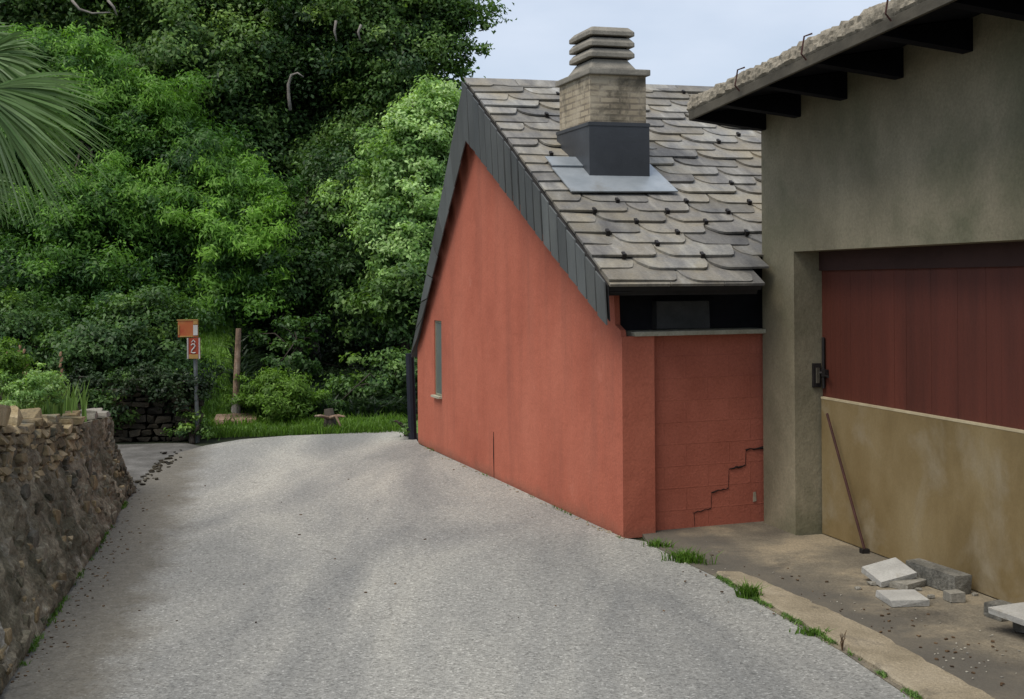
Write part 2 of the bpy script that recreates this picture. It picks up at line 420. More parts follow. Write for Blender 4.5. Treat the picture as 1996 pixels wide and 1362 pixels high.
MT['facestone'] = surf('face_stone', [(0.28, (0.05, 0.044, 0.03)), (0.5, (0.135, 0.118, 0.084)), (0.72, (0.27, 0.245, 0.195))], 3.2, bmp=0.8, bscale=26, island=0.45, grain=0.4, gscale=45, patch=((0.06, 0.06, 0.035), 3, 0.52, 0.66))
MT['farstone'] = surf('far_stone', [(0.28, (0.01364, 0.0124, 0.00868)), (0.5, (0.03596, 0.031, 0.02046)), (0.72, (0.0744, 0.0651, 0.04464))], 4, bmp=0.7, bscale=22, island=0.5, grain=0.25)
MT['paver'] = surf('paver_concrete', [(0.3, (0.3024, 0.2952, 0.2736)), (0.6, (0.4032, 0.396, 0.3672)), (0.8, (0.4464, 0.4392, 0.4104))], 4, bmp=0.4, bscale=50, grain=0.14, gscale=80, patch=((0.2304, 0.2088, 0.1656), 5, 0.58, 0.74))
MT['paver_dirty'] = surf('paver_dirty', [(0.3, (0.1785, 0.17, 0.1403)), (0.6, (0.2805, 0.2635, 0.2253)), (0.8, (0.357, 0.34, 0.2932))], 5, bmp=0.5, bscale=50, grain=0.25, gscale=60)
MT['kerbstone'] = surf('old_kerb', [(0.3, (0.0675, 0.066, 0.0585)), (0.5, (0.1425, 0.1365, 0.1162)), (0.7, (0.225, 0.2137, 0.1837))], 6, bmp=0.7, bscale=40, grain=0.35, gscale=50)
MT['sign_red'] = surf('sign_red', [(0.3, (0.2448, 0.034, 0.017)), (0.7, (0.3128, 0.0578, 0.0238))], 9, rough=0.5, bmp=0)
MT['sign_orange'] = surf('sign_orange', [(0.32, (0.3196, 0.0578, 0.0238)), (0.55, (0.3536, 0.1088, 0.034)), (0.7, (0.34, 0.17, 0.0578))], 6, rough=0.5, bmp=0)
MT['sign_yellow'] = surf('sign_yellow', [(0.3, (0.272, 0.1496, 0.0408)), (0.7, (0.3808, 0.2448, 0.0816))], 9, rough=0.5, bmp=0)
MT['sign_white'] = surf('sign_white', [(0.3, (0.3952, 0.3952, 0.3697)), (0.7, (0.4781, 0.4781, 0.459))], 9, rough=0.5, bmp=0)
MT['steel'] = surf('pole_steel', [(0.3, (0.10, 0.115, 0.115)), (0.7, (0.19, 0.21, 0.21))], 9, rough=0.45, bmp=0.1, metal=0.4)
MT['postwood'] = surf('post_wood', [(0.3, (0.0975, 0.065, 0.0455)), (0.55, (0.221, 0.1495, 0.104)), (0.75, (0.364, 0.286, 0.2145))], 9, bmp=0.6, bscale=20, stretch=(1, 1, 0.5), grain=0.4, gscale=30)
MT['postbase'] = surf('post_base', [(0.3, (0.28, 0.26, 0.25)), (0.7, (0.42, 0.39, 0.38))], 8, bmp=0.3)
MT['slab'] = surf('slab_stone', [(0.3, (0.22, 0.15, 0.11)), (0.7, (0.36, 0.25, 0.19))], 6, bmp=0.4, grain=0.3)
MT['bark'] = surf('tree_bark', [(0.3, (0.028, 0.023, 0.017)), (0.55, (0.06, 0.05, 0.038)), (0.8, (0.11, 0.095, 0.075))], 5, bmp=0.9, bscale=20, stretch=(1, 1, 0.3))
MT['palebark'] = surf('pale_bark', [(0.3, (0.13, 0.115, 0.10)), (0.7, (0.27, 0.245, 0.22))], 5, bmp=0.6, bscale=20)
MT['fibre'] = surf('palm_fibre', [(0.3, (0.035, 0.025, 0.015)), (0.7, (0.10, 0.075, 0.045))], 14, bmp=1, bscale=40, stretch=(1, 1, 0.4))
MT['dryflower'] = surf('dry_flower', [(0.3, (0.24, 0.13, 0.075)), (0.7, (0.40, 0.26, 0.17))], 30, bmp=0)
MT['litter'] = surf('dead_leaf', [(0.3, (0.045, 0.02625, 0.015)), (0.7, (0.1275, 0.0825, 0.045))], 20, bmp=0, island=0.5)
MT['grit'] = surf('loose_grit', [(0.3, (0.25, 0.24, 0.21)), (0.7, (0.45, 0.43, 0.38))], 20, bmp=0, island=0.5)
MT['leaf_dark'] = leafmat('leaf_dark', [(0.03204, 0.07477, 0.02403), (0.06142, 0.1281, 0.03339), (0.1095, 0.203, 0.04807), (0.2002, 0.3204, 0.07343)], 0.3)
MT['leaf_lime'] = leafmat('leaf_lime', [(0.03547, 0.09288, 0.02632), (0.08313, 0.1924, 0.03408), (0.1497, 0.3119, 0.04336), (0.2218, 0.4248, 0.05576)], 0.42)
MT['leaf_pale'] = leafmat('leaf_pale', [(0.09315, 0.194, 0.05589), (0.1863, 0.3337, 0.09315), (0.2873, 0.4579, 0.1398), (0.4191, 0.5899, 0.2484)], 0.36)
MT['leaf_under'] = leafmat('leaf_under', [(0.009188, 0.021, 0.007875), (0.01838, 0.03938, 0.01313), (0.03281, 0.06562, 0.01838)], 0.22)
MT['leaf_grass'] = leafmat('leaf_grass', [(0.06, 0.125, 0.018), (0.105, 0.205, 0.026), (0.16, 0.28, 0.04)], 0.38)
MT['leaf_iris'] = leafmat('leaf_iris', [(0.085, 0.155, 0.045), (0.14, 0.235, 0.06), (0.20, 0.31, 0.085)], 0.3)
MT['leaf_palm'] = leafmat('leaf_palm', [(0.0616, 0.1288, 0.0392), (0.1232, 0.2128, 0.0672), (0.2352, 0.336, 0.168)], 0.25, 0.3)

def stain_band(m, a, b_, half, colour):
    n, l = m.node_tree.nodes, m.node_tree.links
    bs_ = n['Principled BSDF']
    src = bs_.inputs['Base Color'].links[0].from_socket
    p = coords(n, l)
    dv = (b_ - a).normalized(); nn = V((dv.y, -dv.x, 0))
    dt = n.new('ShaderNodeVectorMath'); dt.operation = 'DOT_PRODUCT'; l.new(p, dt.inputs[0]); dt.inputs[1].default_value = nn
    su = n.new('ShaderNodeMath'); su.operation = 'SUBTRACT'; l.new(dt.outputs['Value'], su.inputs[0]); su.inputs[1].default_value = a.dot(nn)
    ab = n.new('ShaderNodeMath'); ab.operation = 'ABSOLUTE'; l.new(su.outputs[0], ab.inputs[0])
    ad = n.new('ShaderNodeMath'); ad.operation = 'MULTIPLY_ADD'; l.new(noise_n(n, l, p, 2.8, 7, 0.68), ad.inputs[0]); ad.inputs[1].default_value = -0.9; l.new(ab.outputs[0], ad.inputs[2])
    r = ramp(n, [(0.0, 0.0), (1.0, 1.0)])
    ma = n.new('ShaderNodeMapRange'); l.new(ad.outputs[0], ma.inputs[0])
    ma.inputs[1].default_value = half - 0.55; ma.inputs[2].default_value = half - 0.25; ma.inputs[3].default_value = 0.8; ma.inputs[4].default_value = 0.0
    l.new(mul(n, l, src, colour, ma.outputs[0], 'MIX'), bs_.inputs['Base Color'])
stain_band(MT['apron'], g(1380, 1085), g(1860, 1300), 0.26, (0.088, 0.081, 0.069))

# ------------------------------------------------------------------ setting: ground, road, bank, apron
def fbm(x, y, z=0.0, s=1.0, o=4):
    return noise.fractal(V((x * s, y * s, z * s)), 1.0, 2.0, o)

def hill_z(x, y):
    a = max(0.0, (y - 17.0))
    z = min(a * a * 0.16, 0.36 + max(0.0, a - 1.5) * 0.45) if a < 5 else 1.93 + (a - 5) * 0.22
    # right of the grass bank the ground stays low and runs back under the trees
    px_ = HX + FPX * x / max(y, 1.0)
    k = max(0.0, min(1.0, (px_ - 462) / 60.0)); k = k * k * (3 - 2 * k)
    low = 0.10 * min(a, 3.0) + max(0.0, y - 27.0) * 0.42
    z = z * (1 - k) + min(z, low) * k
    side = max(0.0, min(1.0, (1.5 - x) / 4.0))
    z *= side * side * (3 - 2 * side)
    return z + 0.05 * fbm(x, y, 0, 0.7) * (a > 0)

def grid_obj(name, xs, ys, fz, mat, kind='structure', cond=None):
    mb = MB(); idx = {}
    for j, y in enumerate(ys):
        for i, x in enumerate(xs):
            idx[i, j] = len(mb.v); mb.v.append(V((x, y, fz(x, y))))
    for j in range(len(ys) - 1):
        for i in range(len(xs) - 1):
            if cond is None or cond(0.5 * (xs[i] + xs[i + 1]), 0.5 * (ys[j] + ys[j + 1])):
                mb.f.append((idx[i, j], idx[i + 1, j], idx[i + 1, j + 1], idx[i, j + 1]))
    o = mb.build(name, mat, smooth=True)
    return tag(o, kind=kind)
def lin(a, b, n): return [a + (b - a) * i / (n - 1) for i in range(n)]

big = lin(-400, -40, 10) + lin(-30, 30, 31) + lin(40, 400, 10)
bigy = lin(-100, -10, 6) + lin(-5, 60, 34) + lin(80, 600, 12)
grid_obj('ground', big, bigy, lambda x, y: -0.03 if y < 45 else -0.03, MT['earth'])
# wooded slope beyond the bend of the road
grid_obj('hillside', lin(-30, 3, 100), lin(16.2, 70, 140), lambda x, y: hill_z(x, y) + 0.004 - (0.06 if y < 16.8 else 0), MT['earth'])

# road: outline taken from the place, filled with a fine sheet
road_px_left = [(-250, 1700), (20, 1325), (120, 1175), (215, 1030), (265, 948), (300, 908), (345, 883), (400, 868), (470, 856)]
road_px_far = [(560, 849), (660, 845), (770, 838), (800, 838)]
road_px_right = [(818, 866), (960, 930), (1100, 995), (1216, 1048), (1264, 1056), (1330, 1092), (1398, 1124), (1490, 1180), (1640, 1268), (1795, 1372), (2050, 1560), (2300, 1760)]
outline = [g(*p) for p in road_px_left + road_px_far + road_px_right]
wall_base_px = [(-250, 1700), (20, 1325), (120, 1175), (215, 1030), (265, 948)]
wb = [g(*p) for p in wall_base_px]
bm = bmesh.new()
vs = [bm.verts.new(p) for p in outline]
bm.faces.new(vs)
bmesh.ops.triangulate(bm, faces=bm.faces)
bmesh.ops.recalc_face_normals(bm, faces=bm.faces)
me = bpy.data.meshes.new('road'); bm.to_mesh(me); bm.free()
if me.polygons[0].normal.z < 0: me.flip_normals()
me.materials.append(MT['road'])
road = bpy.data.objects.new('road', me); C.objects.link(road); tag(road, kind='structure')
# stony path that leaves the road to the left behind the wall
mb = MB(); pp = [g(265, 950), g(300, 908), g(345, 883), g(395, 869), g(360, 862), g(200, 866), g(60, 872), g(20, 930), g(200, 955)]
mb.add([p + V((0, 0, -0.006)) for p in pp], [list(range(len(pp)))])
tag(mb.build('path', MT['gully']), kind='structure')

# ------------------------------------------------------------------ red house
F = g(1215, 1045); B = g(815, 860)
L = (B - F).length
d = (B - F).normalized()
nl = V((-d.y, d.x, 0))                     # outward normal of the gable (to the left)
if nl.x > 0: nl = -nl
ew = V((math.cos(R(21)), math.sin(R(21)), 0))     # along the front wall
er = V((math.cos(R(15)), math.sin(R(15)), 0))     # along ridge and eave
OV = 0.2                                          # verge overhang
VP0 = F + nl * OV
d2 = (F + d * L + nl * 0.05 - VP0).normalized(); nl2 = V((-d2.y, d2.x, 0)); nl2 = -nl2 if nl2.x > 0 else nl2
E = onp(1186, 556, VP0, nl2)                # front eave corner
RG = onp(905, 160, VP0, nl2)                # ridge end
K = onp(802, 694, VP0, nl2)                 # foot of the rear roof edge
def tz(p): return (p - VP0).dot(d), p.z
print('L', L, 'eave', tz(E), 'ridge', tz(RG), 'back', tz(K))
te, ze = tz(E); tr_, zr = tz(RG); tb, zb = tz(K)
def roofz(t):
    return ze + (t - te) * (zr - ze) / (tr_ - te) if t < tr_ else zr + (t - tr_) * (zb - zr) / (tb - tr_)
house = thing('red_house', 'small salmon red house with a steep grey slate roof and brick chimney', 'house', F)
zf = 1.57
# gable wall
TH = 0.06
TN = 0.40
prof = [(0.0, -0.02), (L, -0.02)]
prof += [(L, roofz(L) - 0.03)] if L < tb else [(L, zb - 0.1), (tb - 0.03, zb - 0.02)]
prof += [(tr_, zr - 0.07), (TN, roofz(TN) - TH - 0.03), (TN, zf), (0.0, zf)]
def hp(t, s, z, e=ew): return F + d * t + e * s + V((0, 0, z))
mb = MB(); mb.prism([hp(t, 0, z) for t, z in prof], -nl * 0.28)
gable_skin = [hp(t, 0, z) for t, z in ((0.012, zf), (TN, zf), (TN, roofz(TN) - TH - 0.03), (0.16, roofz(0.16) - TH - 0.06), (0.13, zf + 0.09), (0.03, zf + 0.05))]
gable = mb.build('gable_wall', MT['red'], house)
mb = MB(); mb.prism(gable_skin, -nl * 0.045); mb.build('gable_corner', MT['red'], house)
# front block wall, corner pier, back wall
mb = MB()
S1 = 1.36
p0 = hp(0.07, 0.20, -0.02); p1 = hp(0.07, S1, -0.02)
h_ = V((0, 0, zf + 0.02)); th = d * 0.2
mb.add([p0, p1, p1 + h_, p0 + h_], [(0, 1, 2, 3)], [(0, 0), (S1 - 0.2, 0), (S1 - 0.2, zf), (0, zf)])
mb.add([p0 + th, p1 + th, p1 + h_ + th, p0 + h_ + th, p0 + h_, p1 + h_], [(1, 0, 3, 2), (3, 4, 5, 2)])
front = mb.build('front_wall', MT['block'], house)
mb = MB(); mb.prism([hp(-0.003, 0.01, -0.02), hp(0.03, 0.225, -0.02), hp(0.2, 0.225, -0.02), hp(0.2, 0.01, -0.02)], V((0, 0, zf + 0.01)))
mb.build('corner_pier', MT['red'], house, bevel=0.012)
# rough torn edge of the render beside the pier
mb = MB(); rr = random.Random(3)
edge_ = [hp(0.062, 0.215, 0.06)] + [hp(0.062, 0.235 + abs(rr.gauss(0, 0.035)), 0.06 + 1.46 * k / 60) for k in range(61)] + [hp(0.062, 0.215, 1.52)]
mb.prism(edge_, d * 0.012)
mb.build('torn_render', MT['red'], house)
mb = MB(); mb.box(hp(L - 0.15, 2.6, 0.65), er * 2.5, d * 0.12, V((0, 0, 0.66)))
mb.build('back_wall', MT['red'], house)
# ledge above the front wall
mb = MB(); mb.prism([hp(-0.035, 0.10, zf), hp(-0.045, S1 - 0.01, zf), hp(0.30, S1 - 0.01, zf), hp(0.30, 0.10, zf)], V((0, 0, 0.036)))
mb.build('wall_ledge', MT['ledge'], house, bevel=0.005)
# open eave: near-black sheet stands in for the gap's darkness, one pale block
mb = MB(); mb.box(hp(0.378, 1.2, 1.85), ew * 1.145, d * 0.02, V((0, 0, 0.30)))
mb.build('gap_shade_sheet', MT['void'], house)
mb = MB(); mb.stone(hp(0.30, 0.68, zf + 0.036 + 0.12), ew * 0.25, d * 0.05, V((0, 0, 0.115)), 0.05, 0.05)
mb.build('loft_block', MT['loftblock'], house)
# cracks
mb = MB()
def onfront(px, py): return onp(px, py, hp(0.066, 0.3, 0), (ew.cross(V((0, 0, 1)))).normalized())
def crackline(mb, pts, w):
    for a, b_ in zip(pts[:-1], pts[1:]):
        mb.tube([a, a.lerp(b_, 0.5) + V((0, 0, random.uniform(-.004, .004))), b_], [w * random.uniform(0.6, 1), w * 1.3, w * 0.5], 5)
steps = [(1350, 1000), (1386, 990), (1387, 960), (1420, 951), (1421, 913), (1453, 907), (1454, 877), (1489, 871)]
sp = [onfront(*q) for q in steps]
for i in range(0, 8, 2):
    q0, q1 = sp[i], sp[i + 1]; w_ = 0.0035 + 0.0012 * i
    pts_ = [q0.lerp(q1, k / 7) + V((0, 0, random.uniform(-.006, .006))) for k in range(8)]
    mb.tube(pts_, [w_ * random.uniform(0.35, 1.25) for k in range(8)], 5)
for i in range(1, 7, 2): crackline(mb, sp[i:i + 2], 0.0018)
crackline(mb, [onfront(1353, 1000), onfront(1354, 1028)], 0.0018)
mb.build('step_crack', MT['crack'], front)
mb = MB(); q = onfront(1471, 968)
mb.stone(q, ew * 0.016, d * 0.004, V((0, 0, 0.042)), 0.4, 0.5)
mb.build('bare_patch', MT['scrape'], front)
mb = MB()
def ongable(px, py): return onp(px, py, F + nl * 0.002, nl)
crackline(mb, [ongable(962, 842), ongable(963, 932)], 0.006)
mb.build('gable_crack', MT['crack'], gable)
# window: narrow slot, pane set back
wa, wb_ = ongable(846, 625), ongable(861, 775)
t0, t1 = (wb_ - F).dot(d), (wa - F).dot(d)
zt, zs = ongable(846, 624).z, ongable(854, 771).z
win = None
bmw = bmesh.new(); bmw.from_mesh(gable.data)
bmw.free()
# cut the opening with a boolean that is applied at once
cut = MB(); cut.box(hp((t0 + t1) / 2, 0, (zt + zs) / 2), d * ((t1 - t0) / 2), nl * 0.036, V((0, 0, (zt - zs) / 2)))
co = cut.build('cutter', MT['red'])
md = gable.modifiers.new('b', 'BOOLEAN'); md.object = co; md.operation = 'DIFFERENCE'; md.solver = 'EXACT'
dg = bpy.context.evaluated_depsgraph_get()
nm = bpy.data.meshes.new_from_object(gable.evaluated_get(dg)); gable.modifiers.clear()
gable.data = nm
bpy.data.objects.remove(co)
mb = MB()
fr = 0.02
cz, hz, ct, ht = (zt + zs) / 2, (zt - zs) / 2, (t0 + t1) / 2, (t1 - t0) / 2
for sgn in (-1, 1):
    mb.box(hp(ct + sgn * (ht - fr / 2), 0, cz) - nl * 0.021, d * fr / 2, nl * 0.008, V((0, 0, hz - 0.002)))
    mb.box(hp(ct, 0, cz + sgn * (hz - fr / 2 - 0.003)) - nl * 0.021, d * (ht - fr), nl * 0.008, V((0, 0, fr / 2)))
win = mb.build('window', MT['winframe'], house)
mb = MB(); mb.box(hp(ct, 0, cz) - nl * 0.024, d * (ht - fr + 0.004), nl * 0.004, V((0, 0, hz - fr + 0.004)))
mb.build('pane', MT['glass'], win)
mb = MB(); mb.box(hp(ct, 0, zs - 0.012) + nl * 0.012, d * (ht + 0.012), nl * 0.035, V((0, 0, 0.012)))
mb.build('sill', MT['ledge'], win)
# dark post at the rear corner
mb = MB(); mb.tube([g(803, 858) + V((-.0, .12, -0.05)), g(803, 858) + V((-.03, .12, 1.10))], 0.055, 10)
mb.build('corner_post', MT['navy'], house)

# roof body: front slope and rear slope as thin decks
RL = 5.6
nf = er.cross((RG - E).normalized()).normalized()
if nf.z < 0: nf = -nf
UL = 1.29
def deck(a, b_, n, th):
    mb = MB(); mb.prism([a, b_, b_ + er * RL, a.lerp(b_, 0.1) + er * RL, a.lerp(b_, 0.1) + er * UL, a + er * UL] if a is E else [a, b_, b_ + er * RL, a + er * RL], -n * th)
    return mb
roof = deck(E, RG, nf, 0.05).build('roof', MT['darkwood'], house)
nb = er.cross((K - RG).normalized()).normalized()
if nb.z < 0: nb = -nb
mb = deck(RG + V((0, 0, 0.0)) + d * 0.03, K, nb, 0.022); mb.build('rear_slope', MT['verge'], roof)
# slates
vdir = (RG - E).normalized(); slen = (RG - E).length
vp = (vdir - er * vdir.dot(er)).normalized()
skew = vdir.dot(er) / vdir.dot(vp)
SW, EXP = 0.62, 0.207
hgt = vp.dot(RG - E)
ncourse = int(round(hgt / EXP)); EXP = hgt / ncourse
def rp(u, v, n): return E + er * u + vp * v + nf * n
def n_at(y): return 0.05 - 0.088 * y
rs = random.Random(11)
# garage footprint, used to stop the slates at its end wall
GQ = g(1489, 1020)
gd = V((math.sin(R(15.9)), -math.cos(R(15.9)), 0))     # along the garage front, towards the camera
gn = V((math.cos(R(15.9)), math.sin(R(15.9)), 0))      # into the garage
def in_garage(p): return (p - GQ).dot(gd) > -0.06 and (p - GQ).dot(gn) > -0.03
mb = MB(); hooks = []
def slate(mb, u0, u1, c, left_straight, right_straight=False):
    ulc = UL + 0.13 * c
    if c < 2 and u1 > ulc:
        if u0 > ulc - 0.08: return False
        u1 = ulc; right_straight = True
    w = u1 - u0; v0 = c * EXP + rs.uniform(-0.017, 0.014)
    top = 0.46 if c < ncourse - 2 else 0.46 - (c - ncourse + 3) * 0.1
    top = min(top, hgt - v0)
    k = 0.62 if w > 0.5 else 0.31
    lc = 0.27 * k / 0.62 if True else 0
    pts = []
    if left_straight: pts += [(u0, 0.0)]
    else:
        for a, b_ in ((0.0, 0.20), (0.012, 0.125), (0.035, 0.07), (0.07, 0.028), (0.11, 0.006), (0.15, 0)): pts.append((u0 + a + rs.uniform(-.006, .006), b_ * EXP / 0.207))
    if right_straight: pts += [(u1, 0)]
    else:
        for a, b_ in ((0.085, 0), (0.05, 0.02), (0.02, 0.10), (0.0, 0.2)): pts.append((u1 - a + rs.uniform(-.006, .006), b_ * EXP / 0.207))
    pts += [(u1, top), (u0, top)]
    sk = 0.0
    tw = rs.uniform(-0.014, 0.014); dz = rs.uniform(-0.004, 0.006)
    sl_ = rs.uniform(-0.022, 0.022)
    base = [rp(u, v0 + y + sl_ * (u - u0) / w + (rs.uniform(-.005, .005) if y < 0.1 else 0), n_at(y) + dz + tw * (u - u0) / w) for u, y in pts]
    ju = rs.uniform(0, 50)
    mb.prism(base, -nf * 0.019, [(u + ju, y) for u, y in pts])
    return True
for c in range(ncourse):
    uv0 = skew * c * EXP - 0.0
    off = 0 if c % 2 == 0 else -SW / 2
    n = 0; u = uv0 + off; jl = 0.0
    while u < RL - 0.3:
        a, b_ = u + 0.004 + jl, u + SW - 0.004 + (jr := rs.uniform(-0.045, 0.045)); jl = jr
        ls = False
        if a < uv0 - 0.01: a = uv0; ls = True
        elif n == 0: a = uv0; ls = True
        ok = slate(mb, a, b_, c, ls)
        if ok and (c < 8 or rs.random() < 0.35) and rs.random() < 0.75 and not (ls and off < 0) and not (c < 2 and b_ > UL):
            hooks.append(((a + b_) / 2 + rs.uniform(-0.03, 0.03), c * EXP))
        u += SW; n += 1
# straight eave slates under the first course
u = 0.0
while u < RL - 0.4:
    w = 0.42 + rs.uniform(-0.06, 0.1)
    pts = [(u, -0.035), (u + w - 0.006, -0.035), (u + w - 0.006, 0.4), (u, 0.4)]
    if u < UL - 0.05:
        pts = [(min(a, UL), y) for a, y in pts]
        mb.prism([rp(a, y, 0.028 - 0.03 * y) for a, y in pts], -nf * 0.022, [(a + 3 * u, y) for a, y in pts])
    u += w
mb.build('slates', MT['slate'], roof)
hm = None
for (u, v) in hooks:
    if in_garage(rp(u, v, 0)): continue
    if hm is None:
        q = MB(); q.box(rp(u, v - 0.004, 0.058), er * 0.013, vp * 0.022, nf * 0.012)
        q.box(rp(u, v - 0.028, 0.05), er * 0.016, vp * 0.007, nf * 0.022)
        hm = q.build('slate_hook', MT['iron'], roof); h0 = (u, v)
    else:
        o = hm.copy(); C.objects.link(o); o.parent = roof
        o.location = er * (u - h0[0]) + vp * (v - h0[1])
# ridge slabs
mb = MB(); u = 0.0
while u < RL:
    w = rs.uniform(0.5, 0.8)
    mb.prism([RG + er * (u + a) + vp * y + nf * (0.045 + rs.uniform(-.003, .003)) for a, y in ((0, -0.16), (w - 0.006, -0.17), (w - 0.006, 0.035), (0, 0.03))], -nf * 0.02, [(7 * u, -.16), (7 * u + w, -.17), (7 * u + w, .03), (7 * u, .03)])
    u += w
mb.build('ridge_slabs', MT['slate'], roof)
# verge slates: hung on the gable edge, front and rear
LP = onp(911, 268, VP0, nl2); LF = onp(1192, 634, VP0, nl2); LB = onp(815, 660, VP0, nl2)
mb = MB(); N = 19
for i in range(N):
    a, b_ = i / N, (i + 1) / N - 0.24 / N
    up0, up1 = E.lerp(RG, a), E.lerp(RG, b_)
    lo0, lo1 = LF.lerp(LP, a), LF.lerp(LP, b_)
    o0 = nl * (0.040 + rs.uniform(0, 0.006)); o1 = nl * (0.046 + rs.uniform(0, 0.008))
    mb.prism([up0 + o0 + nf * 0.03, up1 + o1 + nf * 0.03, lo1 + o1 + V((0, 0, rs.uniform(-.004, .004))), lo0 + o0 + V((0, 0, rs.uniform(-.004, .004)))], -nl * 0.012)
mb.build('verge_slates', MT['verge'], roof)
mb = MB(); mb.prism([E + nl * 0.008, RG + nl * 0.008 - V((0, 0, 0.02)), LP + nl * 0.008 + V((0, 0, 0.03)), LF + nl * 0.008 + V((0, 0, 0.03)) + d * 0.02], -nl * 0.008)
mb.build('verge_board', MT['darkwood'], roof)
mb = MB(); N = 9
low = [LP, LB]
for i in range(N):
    a, b_ = i / N, (i + 1) / N - 0.006
    up0, up1 = RG.lerp(K, a), RG.lerp(K, b_)
    lo0, lo1 = LP.lerp(LB, a), LP.lerp(LB, b_)
    mb.prism([up0 + nl * (0.012), up1 + nl * 0.016, lo1 + nl * 0.016, lo0 + nl * 0.012], -nl * 0.012)
mb.build('rear_verge_slates', MT['verge'], roof)
# soffit board closing the gap between verge and wall
mb = MB(); mb.prism([E - nf * 0.055, RG - nf * 0.055 - V((0, 0, 0.03)), RG - nl * OV - nf * 0.055 - V((0, 0, 0.03)), E - nl * OV - nf * 0.055], -nf * 0.015)
mb.build('verge_soffit', MT['darkwood'], roof)
# eave beam
mb = MB(); mb.box(E + er * (UL / 2 + 0.02) + vp * 0.10 - nf * 0.085, er * (UL / 2 - 0.02), vp * 0.05, nf * 0.033)
mb.build('eave_beam', MT['darkwood'], roof)

# chimney
c1 = onp(1149, 360, E, nf); c2 = onp(1262, 356, E, nf)
cw = (c2 - c1).dot(er)
bl = onp(1089, 300, c1, er)      # rear left corner lies in the vertical plane through c1
cd = 0.80
z0 = c1.z - 0.35
def zpx(px, py): return onp(px, py, c1, er.cross(V((0, 0, 1)))).z
zfl, zbt, zst, ztop = zpx(1200, 238), zpx(1200, 146), zpx(1200, 133), zpx(1180, 41)
print('chimney', c1, cw, zfl, zbt, ztop)
cu, cv = er, V((-er.y, er.x, 0))
cv = (d * 1.0 + cv * 0.0).normalized()
cc = c1 + cu * cw / 2
def cp(a, b_, z): return V((cc.x, cc.y, 0)) + cu * a + cv * b_ + V((0, 0, z))
mb = MB()
hw = cw / 2 - 0.022
def uvbox(mb, a0, a1, b0, b1, za, zb_):
    cs = [(a0, b0), (a1, b0), (a1, b1), (a0, b1)]
    per = 0
    for i in range(4):
        p, q = cs[i], cs[(i + 1) % 4]
        w = (V(q) - V(p)).length
        mb.add([cp(*p, za), cp(*q, za), cp(*q, zb_), cp(*p, zb_)], [(0, 1, 2, 3)], [(per, za), (per + w, za), (per + w, zb_), (per, zb_)])
        per += w + 0.07
    mb.add([cp(*p, zb_) for p in cs], [(0, 1, 2, 3)], [(0, 0)] * 4)
uvbox(mb, -hw, hw, 0.022, cd - 0.022, zfl - 0.6, zbt + 0.01)
chim = mb.build('chimney', MT['brick'], house)
mb = MB()
mb.prism([cp(-hw - 0.02, 0.0, zfl - 1.0), cp(hw + 0.022, 0.0, zfl - 1.0), cp(hw + 0.022, cd, zfl - 1.0), cp(-hw - 0.022, cd, zfl - 1.0)], V((0, 0, 1.0)))
mb.box(cp(0, 0.0, zfl - 0.02), cu * (hw + 0.028), cv * 0.006, V((0, 0, 0.014)))
mb.box(cp(-hw - 0.024, cd / 2, zfl - 0.02), cu * 0.006, cv * (cd / 2 + 0.004), V((0, 0, 0.014)))
mb.build('lead_skirt', MT['lead'], chim)
# zinc flashing plate lying on the slates
def zr_(px, py): return onp(px, py, E + nf * 0.075, nf)
fl_poly = [zr_(1114, 372), zr_(1322, 372), zr_(1266, 318), zr_(1062, 308)]
mb = MB(); mb.prism([fl_poly[0], fl_poly[1], fl_poly[1].lerp(fl_poly[2], 0.98), fl_poly[0].lerp(fl_poly[3], 0.72)], -nf * 0.012)
mb.prism([p + nf * 0.02 for p in (fl_poly[0].lerp(fl_poly[3], 0.72), fl_poly[0].lerp(fl_poly[3], 0.72) + er * 0.32, fl_poly[3] + er * 0.3, fl_poly[3])], -nf * 0.012)
# sloping apron at the foot of the skirt
a0, a1 = zr_(1133, 366), zr_(1268, 364)
mb.add([a0, a1, cp(hw + 0.026, -0.004, c1.z + 0.03), cp(-hw - 0.026, -0.004, c1.z + 0.03)], [(0, 1, 2, 3)])
mb.build('flashing', MT['zinc'], chim)
# cap slab and louvred cowl
mb = MB()
mb.box(cp(0, cd / 2, (zbt + zst) / 2), cu * (hw + 0.03), cv * (cd / 2 + 0.02), V((0, 0, (zst - zbt) / 2 - 0.002)))
mb.build('cap_slab', MT['capstone'], chim, bevel=0.01)
def frustum(mb, za, zm, zb_, a, b_, ins):
    lv = [(za, 0.0), (zm, 0.0), (zb_, ins)]
    rings = []
    for z, i in lv:
        A, Bv = a - i, b_ - i
        k = 0.018
        rings.append([cp(x, cd / 2 + y, z) for x, y in ((-A + k, -Bv), (A - k, -Bv), (A, -Bv + k), (A, Bv - k), (A - k, Bv), (-A + k, Bv), (-A, Bv - k), (-A, -Bv + k))])
    vs_ = sum(rings, []); fs = []
    for r in range(2):
        for k in range(8): fs.append((r * 8 + k, r * 8 + (k + 1) % 8, r * 8 + 8 + (k + 1) % 8, r * 8 + 8 + k))
    fs += [list(range(7, -1, -1)), list(range(16, 24))]
    mb.add(vs_, fs)
zs0 = zst - 0.002
tot = ztop - zs0
A, Bb = hw - 0.047, cd / 2 - 0.135
mb = MB(); frustum(mb, zs0, zs0 + 0.03, zs0 + tot * 0.27, A + 0.005, Bb + 0.005, 0.055); mb.build('cowl_base', MT['capstone'], chim)
mb = MB(); mb.box(cp(0, cd / 2, zs0 + tot * 0.5), cu * (A - 0.06), cv * (Bb - 0.06), V((0, 0, tot * 0.44))); mb.build('flue', MT['darkwood'], chim)
